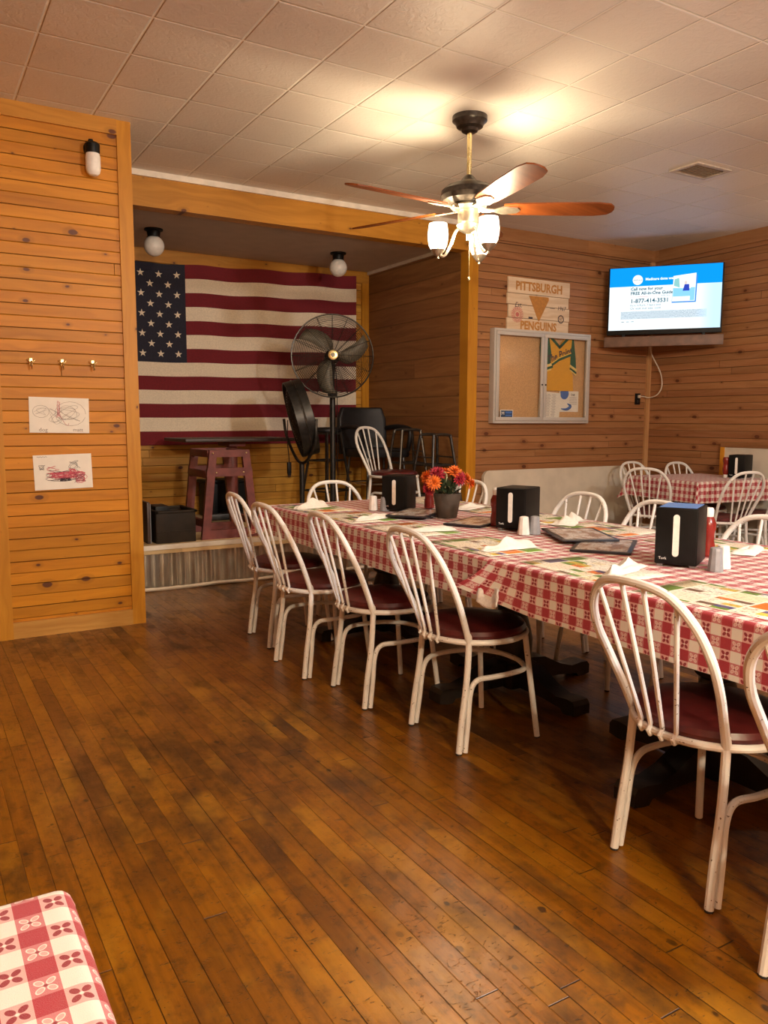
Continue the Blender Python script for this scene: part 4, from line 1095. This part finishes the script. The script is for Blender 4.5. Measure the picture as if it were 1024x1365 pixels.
o = m.build('price_sheet', [M['paper'], M['grey_print']]); o.location = (5.325, YB - .02, 1.405); o.rotation_euler = (0, R(4), 0); tag(o, 'white sheet of grey printed columns pinned under the jersey in display case', 'paper')
m = MB(); m.box((0, 0, 0), (.25, .002, .20))
m.lathe([(.055, 0), (.055, .001), (.001, .001)], (-.06, -.001, .075), 20, mat=1, rot=Matrix.Rotation(R(90), 3, 'X') ); m.tube(spline([(-.10, -.002, -.07), (-.03, -.002, -.075), (.02, -.002, -.045), (-.02, -.002, -.02)], 5), [.004 + .011 * math.sin(PI * i / 15) for i in range(16)], 6, mat=1)
for i in range(5): m.box((.055, -.0015, .04 - i * .016), (.10, .001, .005), mat=2)
text_mb(m, 'Deli', .03, WY, (.05, -.002, .065), 3, sx=1.)
o = m.build('notice', [M['paper'], M['blue_print'], M['grey_print'], M['ink']]); o.location = (5.575, YB - .019, 1.445); tag(o, 'white notice with blue circle and swoosh pinned in the display case corner', 'notice')

# team sign of rough boards
t = thing('board_sign', 'pale rough plank sign with gold lettering and gold triangle above the display case', 'sign', (5.17, YB, 2.085))
bx = [(-.385, .370, 0, .115), (-.370, .378, .115, .235), (-.385, .365, .235, .335), (-.378, .378, .335, .48)]
for (a, b, z0, z1) in bx:
    m = MB(); m.box(((a + b) / 2, -.010, (z0 + z1) / 2), (b - a, .018, z1 - z0 - .004), bev=.002); m.build('board', M['sign_wood'], t)
m = MB(); text_mb(m, 'PITTSBURGH', .108, WY, (-.004, -.0192, .402), sx=.92, bold=.0035); text_mb(m, 'PENGUINS', .105, WY, (-.005, -.0192, .050), sx=.90, bold=.0035); m.build('lettering', M['gold'], t)
m = MB(); m.prism([(-.13, .325), (.11, .325), (.115, .300), (.0, .100), (-.01, .100)][::-1], .001, WY, (0, -.019, 0)); m.build('gold_triangle', M['gold'], t)
m = MB(); text_mb(m, 'Est.', .062, WY, (-.255, -.0192, .232), shear=.3); text_mb(m, '1967', .055, WY, (.275, -.0192, .232), shear=.2)
m.box((-.105, -.0195, .125), (.05, .001, .018)); m.box((.16, -.0195, .228), (.06, .001, .004)); m.box((-.18, -.0195, .235), (.05, .001, .004))
m.build('ink_print', M['ink'], t)
m = MB()
for k in range(26):
    a = 2 * PI * k / 26; m.box((-.265 + .058 * math.cos(a), -.0195, .145 + .058 * math.sin(a)), (.007, .001, .03), Matrix.Rotation(-a + PI / 2, 3, 'Y'))
m.tube([(-.265 + .036 * math.cos(a), -.0195, .145 + .036 * math.sin(a)) for a in [2 * PI * k / 24 for k in range(24)]], .003, 4, closed=True); m.lathe([(.022, 0), (.022, .001), (.001, .001)], (-.265, -.019, .145), 16, rot=Matrix.Rotation(R(90), 3, 'X'))
m.build('round_stamp', M['sign_red'], t)
m = MB(); m.tube([(.272 + .034 * math.cos(a), -.0195, .135 + .034 * math.sin(a)) for a in [2 * PI * k / 24 for k in range(24)]], .005, 4, closed=True); text_mb(m, '67', .04, WY, (.272, -.0192, .135)); m.build('round_badge', M['ink'], t)

# television in the corner
nrm = V(-.773, -.634, 0).normalized(); along = V(.634, -.773, 0).normalized()
Mtv = Matrix.Identity(4)
for i, a in enumerate((along, -nrm, V(0, 0, 1))):
    for jj in range(3): Mtv[jj][i] = a[jj]
ctr = V(6.265, 5.315, 2.085)
Mtv.translation = ctr
tv = thing('television', 'flat television with a blue and white advert on, standing in the wall corner', 'television', M=Mtv)
TW, TH = 1.035, .635
m = MB(); m.box((0, .022, TH / 2), (TW, .042, TH), bev=.008); m.box((0, .055, TH * .45), (TW * .6, .04, TH * .6), bev=.015); m.build('housing', M['black_plastic'], tv)
m = MB()
for s in (-1, 1): m.box((s * .36, .015, -.012), (.03, .10, .024), bev=.004)
m.build('stand_foot', M['black_plastic'], tv)
sw, sh, sz = 1.005, .585, .033
def scr_mat():
    g = G('lit_advert_screen'); uv = g.sep(g.uv()); u = uv[0]; v = uv[1]
    k = g.mix(g.m('GREATER_THAN', v, .70), (.86, .96, 1.), (.004, .30, .92))
    box = g.m('MULTIPLY', g.m('MULTIPLY', g.m('GREATER_THAN', u, .11), g.m('LESS_THAN', u, .88)), g.m('MULTIPLY', g.m('GREATER_THAN', v, .175), g.m('LESS_THAN', v, .30)))
    dots = g.ss(g.noise(g.comb(g.m('MULTIPLY', u, 180.), g.m('MULTIPLY', v, 50.), 0.), 1., 1.), .42, .58)
    k = g.mix(g.m('MULTIPLY', box, g.m('ADD', .45, g.m('MULTIPLY', dots, .4))), k, (.33, .42, .50))
    box2 = g.m('MULTIPLY', g.m('GREATER_THAN', u, .80), g.m('LESS_THAN', v, .70))
    k = g.mix(g.m('MULTIPLY', g.ss(u, .75, .95), g.m('LESS_THAN', v, .70)), k, (.55, .78, 1.))
    em = g.n('ShaderNodeEmission'); g.L(em.inputs[0], k); em.inputs[1].default_value = TVS
    g.t.links.new(em.outputs[0], g.out.inputs[0]); return g.mat
TVS = .78
m = MB(); m.grid(lambda u, v: (-sw / 2 + sw * u, .0, sz + .012 + sh * v), [0, 1], [0, 1], uvf=lambda u, v: (u, v)); scr = m.build('screen', scr_mat(), tv, smooth=0)
tag(scr, 'lit screen, blue band above white')
def sp_(u, v): return (-sw / 2 + sw * u, -.0015, sz + .012 + sh * v)
E_t = emit('screen_dark_teal', (.03, .13, .19), .55); E_w = emit('screen_white', (.9, .97, 1.), TVS); E_lb = emit('screen_sky', (.25, .6, .9), TVS); E_g = emit('screen_green', (.25, .55, .55), TVS); E_n = emit('screen_navy', (.03, .06, .45), TVS); E_c = emit('screen_skin', (.7, .6, .55), TVS); E_r = emit('screen_red_line', (.75, .35, .35), TVS); E_sh = emit('screen_shadow_blue', (.05, .25, .7), TVS)
m = MB()
text_mb(m, 'Call now for your', .040, WY, sp_(.195, .655), 0, 'LEFT', .0003, bold=.0011); text_mb(m, 'FREE All-in-One Guide', .041, WY, sp_(.195, .585), 0, 'LEFT', .0003, bold=.0011)
text_mb(m, '1-877-414-3531', .054, WY, sp_(.195, .462), 0, 'LEFT', .0003, bold=.0011); text_mb(m, '8 a.m. to 8 p.m., 7 days a week', .028, WY, sp_(.195, .395), 0, 'LEFT', .0003, sx=.8); text_mb(m, 'Or visit our site .com', .032, WY, sp_(.195, .345), 0, 'LEFT', .0003)
text_mb(m, 'TTY 711', .022, WY, sp_(.47, .53), 0, 'LEFT', .0003)
m.box(sp_(.28, .53), (.16, .0006, .004), mat=1); text_mb(m, 'wellcare', .024, WY, sp_(.255, .80), 0, 'CENTER', .0016)
for i in range(3): m.box(sp_(.13 + i * .045, .135), (.025, .0006, .005), mat=0)
m.build('screen_lettering', [E_t, E_r], scr)
m = MB(); x_, y_, z_ = sp_(.255, .80); m.lathe([(.046, 0), (.046, .0006), (.001, .0006)], (x_, y_ + .001, z_), 28, rot=Matrix.Rotation(R(90), 3, 'X')); text_mb(m, 'Medicare done well.', .033, WY, sp_(.325, .805), 0, 'LEFT', .0003, bold=.0011); m.build('screen_logo', E_w, scr)
m = MB()
m.prism([(-.115, -.125), (.10, -.125), (.107, .125), (-.105, .115)], .0006, WY, V(*sp_(.675, .645)) + V(.006, .001, -.012), 4)
m.prism([(-.105, -.125), (.095, -.125), (.10, .13), (-.10, .11)], .001, WY, sp_(.675, .645), 0)
m.prism([(-.10, -.08), (.055, -.08), (.055, -.01), (-.10, .0)], .0016, WY, sp_(.675, .645), 1)
m.prism([(-.015, -.03), (.045, -.03), (.04, .03), (.0, .03)], .0022, WY, sp_(.675, .645), 2); m.prism([(.01 + .014 * math.cos(a), .045 + .017 * math.sin(a)) for a in [2 * PI * k / 12 for k in range(12)]], .0022, WY, sp_(.675, .645), 3)
m.prism([(-.095, .02), (-.04, .0), (-.05, .09), (-.09, .08)], .0016, WY, sp_(.675, .645), 5); m.prism([(.05, -.12), (.09, -.12), (.094, .0), (.055, .0)], .0018, WY, sp_(.675, .645), 1)
m.build('screen_booklet', [E_w, E_lb, E_n, E_c, E_sh, E_g], scr)
# corner shelf board under the television
t = thing('corner_shelf', 'dark wooden shelf board across the wall corner under the television', 'shelf', M=Mtv @ Matrix.Translation((0, 0, -.024)))
m = MB(); m.box((.0, -.035, -.045), (1.07, .035, .095), bev=.004); m.build('front_board', M['shelf_wood'], t)
m = MB(); m.prism([(-.44, -.05 + .02), (.44, -.05 + .02), (.08, .37), (-.08, .37)], .025, c=(0, 0, -.025)); m.build('shelf_board', M['shelf_wood'], t)
# power outlet and cable
t = thing('power_outlet', 'small black power outlet on the pine wall beside the corner', 'outlet', (6.55, YB, 1.485))
m = MB(); m.box((0, -.004, 0), (.075, .008, .115), bev=.002); m.build('plate', M['black_plastic'], t)
m = MB()
for s in (-1, 1): m.lathe([(.015, 0), (.015, .003), (.001, .003)], (0, -.008, s * .025), 14, rot=Matrix.Rotation(R(90), 3, 'X'))
m.build('socket', M['dark_metal'], t)
m = MB(); m.tube(spline([(6.56, YB - .012, 1.51), (6.60, YB - .04, 1.51), (6.66, YB - .06, 1.50), (6.665, YB - .16, 1.53), (6.68, YB - .20, 1.62), (6.68, YB - .17, 1.76), (6.63, YB - .10, 1.93), (6.57, YB - .12, 2.03)], 6), .006, 6)
m.box((6.56, YB - .016, 1.51), (.03, .022, .03), bev=.004)
tag(m.build('power_cable', M['cable']), 'beige power cable looping from the outlet up behind the television', 'cable')

# leaning board and booth panel
bd = MB(); L_, Hb, rc = 1.86, .80, .07
out = []
for (cx_, cz_, a0) in ((L_ - rc, Hb - rc, 0), (rc, Hb - rc, 90), (rc, rc, 180), (L_ - rc, rc, 270)):
    for i in range(7): a = R(a0 + i * 15); out.append((cx_ + rc * math.cos(a), cz_ + rc * math.sin(a)))
lean = R(4)
bd.prism(out, .035, Matrix.Rotation(-lean, 3, 'X') @ WY, (4.53, YB - .062, .003))
tag(bd.build('tabletop_board', M['bench'], smooth=50), 'long off-white rounded tabletop board leaning against the pine wall', 'board')
t = thing('booth_partition', 'cream panel with wooden trim against the side wall behind the corner table', 'panel', (XR, 3.6, 0))
m = MB(); m.box((-.022, 0, .51), (.04, 2.56, 1.02)); m.build('panel', M['bench'], t, smooth=0)
m = MB(); m.box((-.026, 0, 1.04), (.052, 2.64, .05), bev=.004); m.build('cap_rail', M['pine_hy'], t); m = MB(); m.box((-.026, 1.30, .51), (.05, .045, 1.02), bev=.004); m.build('end_post', M['pine_v'], t)

# ------------------------------------------------------------------ ceiling fan
FX, FY = 2.875, 3.87
t = thing('ceiling_fan', 'dark ceiling fan with brass downrod and lit glass shades over the long table', 'ceiling fan', (FX, FY, 0))
m = MB(); m.lathe([(.10, ZC), (.10, ZC - .025), (.082, ZC - .04), (.075, ZC - .058), (.052, ZC - .068), (.045, ZC - .082), (.03, ZC - .09), (.001, ZC - .09)], n=32); m.build('canopy', M['bronze'], t)
m = MB(); m.tube([(0, 0, ZC - .08), (0, 0, 2.64)], .0135, 12); m.build('downrod', M['brass'], t)
m = MB(); m.lathe([(.02, 2.665), (.035, 2.65), (.05, 2.63), (.075, 2.62), (.13, 2.60), (.158, 2.575), (.163, 2.545), (.15, 2.52), (.12, 2.505), (.09, 2.495), (.001, 2.495)], n=36); m.build('motor_housing', M['bronze'], t)
m = MB(); m.lathe([(.10, 2.497), (.105, 2.485), (.09, 2.472), (.001, 2.47)], n=32); m.lathe([(.055, 2.47), (.062, 2.44), (.060, 2.40), (.07, 2.385), (.055, 2.36), (.03, 2.345), (.012, 2.335), (.012, 2.30), (.001, 2.295)], n=24); m.build('switch_housing', M['nickel'], t)
for k in range(5):
    a = R(-31 + 72 * k); Rz = Matrix.Rotation(a, 3, 'Z'); pit = Matrix.Rotation(R(-13), 3, 'X')
    outl = [(.20, -.052), (.26, -.062), (.50, -.072), (.74, -.074), (.81, -.060), (.835, -.03), (.84, 0), (.835, .03), (.81, .060), (.74, .074), (.50, .072), (.26, .062), (.20, .052)]
    m = MB(); m.prism(outl, .008, Rz @ pit, Rz @ V(0, 0, 2.475)); b = m.build('blade', M['blade'], t)
    m = MB(); m.prism([(.08, -.02), (.15, -.016), (.20, -.045), (.28, -.03), (.30, 0), (.28, .03), (.20, .045), (.15, .016), (.08, .02)], .006, Rz @ pit, Rz @ V(0, 0, 2.467)); m.build('blade_iron', M['nickel'], b)
def shade_mat():
    g = G('lit_frosted_glass_shade'); e = g.n('ShaderNodeEmission'); e.inputs[0].default_value = (1., .84, .60, 1); e.inputs[1].default_value = 5.
    tr = g.n('ShaderNodeBsdfTransparent'); mx = g.n('ShaderNodeMixShader'); mx.inputs[0].default_value = .42
    g.t.links.new(tr.outputs[0], mx.inputs[1]); g.t.links.new(e.outputs[0], mx.inputs[2]); g.t.links.new(mx.outputs[0], g.out.inputs[0]); return g.mat
SHD = shade_mat()
cr_ = V(.858, -.513, 0); cf_ = V(.513, .858, 0)
lampz = 2.245
for k, (a_, b_) in enumerate(((-.175, .0), (.10, -.155), (.085, .16))):
    d = cr_ * a_ + cf_ * b_
    m = MB(); m.tube(spline([V(0, 0, 2.37) + d * .25, V(0, 0, 2.35) + d * .42, V(0, 0, 2.27) + d * .58, V(0, 0, 2.215) + d * .78, V(0, 0, 2.22) + d * .97], 6), .008, 8); arm = m.build('lamp_arm', M['nickel'], t)
    m = MB(); c = (d.x, d.y, lampz)
    m.lathe([(.001, -.048), (.008, -.046), (.006, -.036), (.016, -.030), (.028, -.018), (.040, -.004), (.044, .004), (.04, .008)], c, 24); m.build('shade_cap', M['nickel'], arm)
    m = MB(); m.lathe([(.040, .004), (.052, .025), (.0585, .06), (.060, .09), (.056, .125), (.052, .150), (.049, .150), (.053, .125), (.057, .09), (.0555, .06), (.049, .027), (.038, .008)], c, 28, cap=False); s_ = m.build('glass_shade', SHD, t)
    tag(s_, 'glowing frosted glass shade')
m = MB(); m.tube([(.03, -.03, 2.36), (.032, -.032, 2.27)], .0015, 5); m.tube([(.01, .0, 2.30), (.01, .0, 2.09)], .0015, 5); m.sphere((.032, -.032, 2.262), .007, 8, 6); m.sphere((.01, 0, 2.085), .008, 8, 6, sc=(1, 1, 1.6)); m.build('pull_chain', M['brass'], t)

# ------------------------------------------------------------------ lights
def light(name, typ, loc, energy, col, size=.1, rot=None, sy=None):
    l = bpy.data.lights.new(name, typ); l.energy = energy; l.color = col
    if typ == 'AREA':
        l.shape = 'RECTANGLE' if sy else 'DISK'; l.size = size
        if sy: l.size_y = sy
    else: l.shadow_soft_size = size
    o = bpy.data.objects.new(name, l); COL.objects.link(o); o.location = loc
    if rot: o.rotation_euler = rot
    return o
WARM = (1., .78, .50)
for k, (a_, b_) in enumerate(((-.175, .0), (.10, -.155), (.085, .16))):
    d = cr_ * a_ + cf_ * b_
    light('fan_lamp', 'POINT', (FX + d.x, FY + d.y, lampz + .075), 30, WARM, .055)
# unseen fill lights added behind the camera, plus an inferred lamp at the side wall
light('unseen_light', 'POINT', (2.6, -1.0, 2.40), 215, (1., .97, .93), .12)
light('unseen_light', 'POINT', (.3, -2.5, 2.45), 250, (1., .83, .56), .10)  # warm fill added to brighten ceiling, pine panel and alcove
light('unseen_light', 'POINT', (6.5, 3.2, 2.10), 9, (1., .84, .62), .06)

w = bpy.data.worlds.new('world'); SC.world = w; w.use_nodes = True
w.node_tree.nodes['Background'].inputs[0].default_value = (1., .82, .62, 1); w.node_tree.nodes['Background'].inputs[1].default_value = .05
SC.view_settings.view_transform = 'Standard'; SC.view_settings.look = 'None'; SC.view_settings.gamma = 1.; SC.view_settings.use_curve_mapping = False
SC.view_settings.exposure = 0.74
SC.cycles.max_bounces = 8; SC.cycles.diffuse_bounces = 4; SC.cycles.transparent_max_bounces = 8
SC.cycles.use_denoising = True
SC.cycles.sample_clamp_indirect = 6.
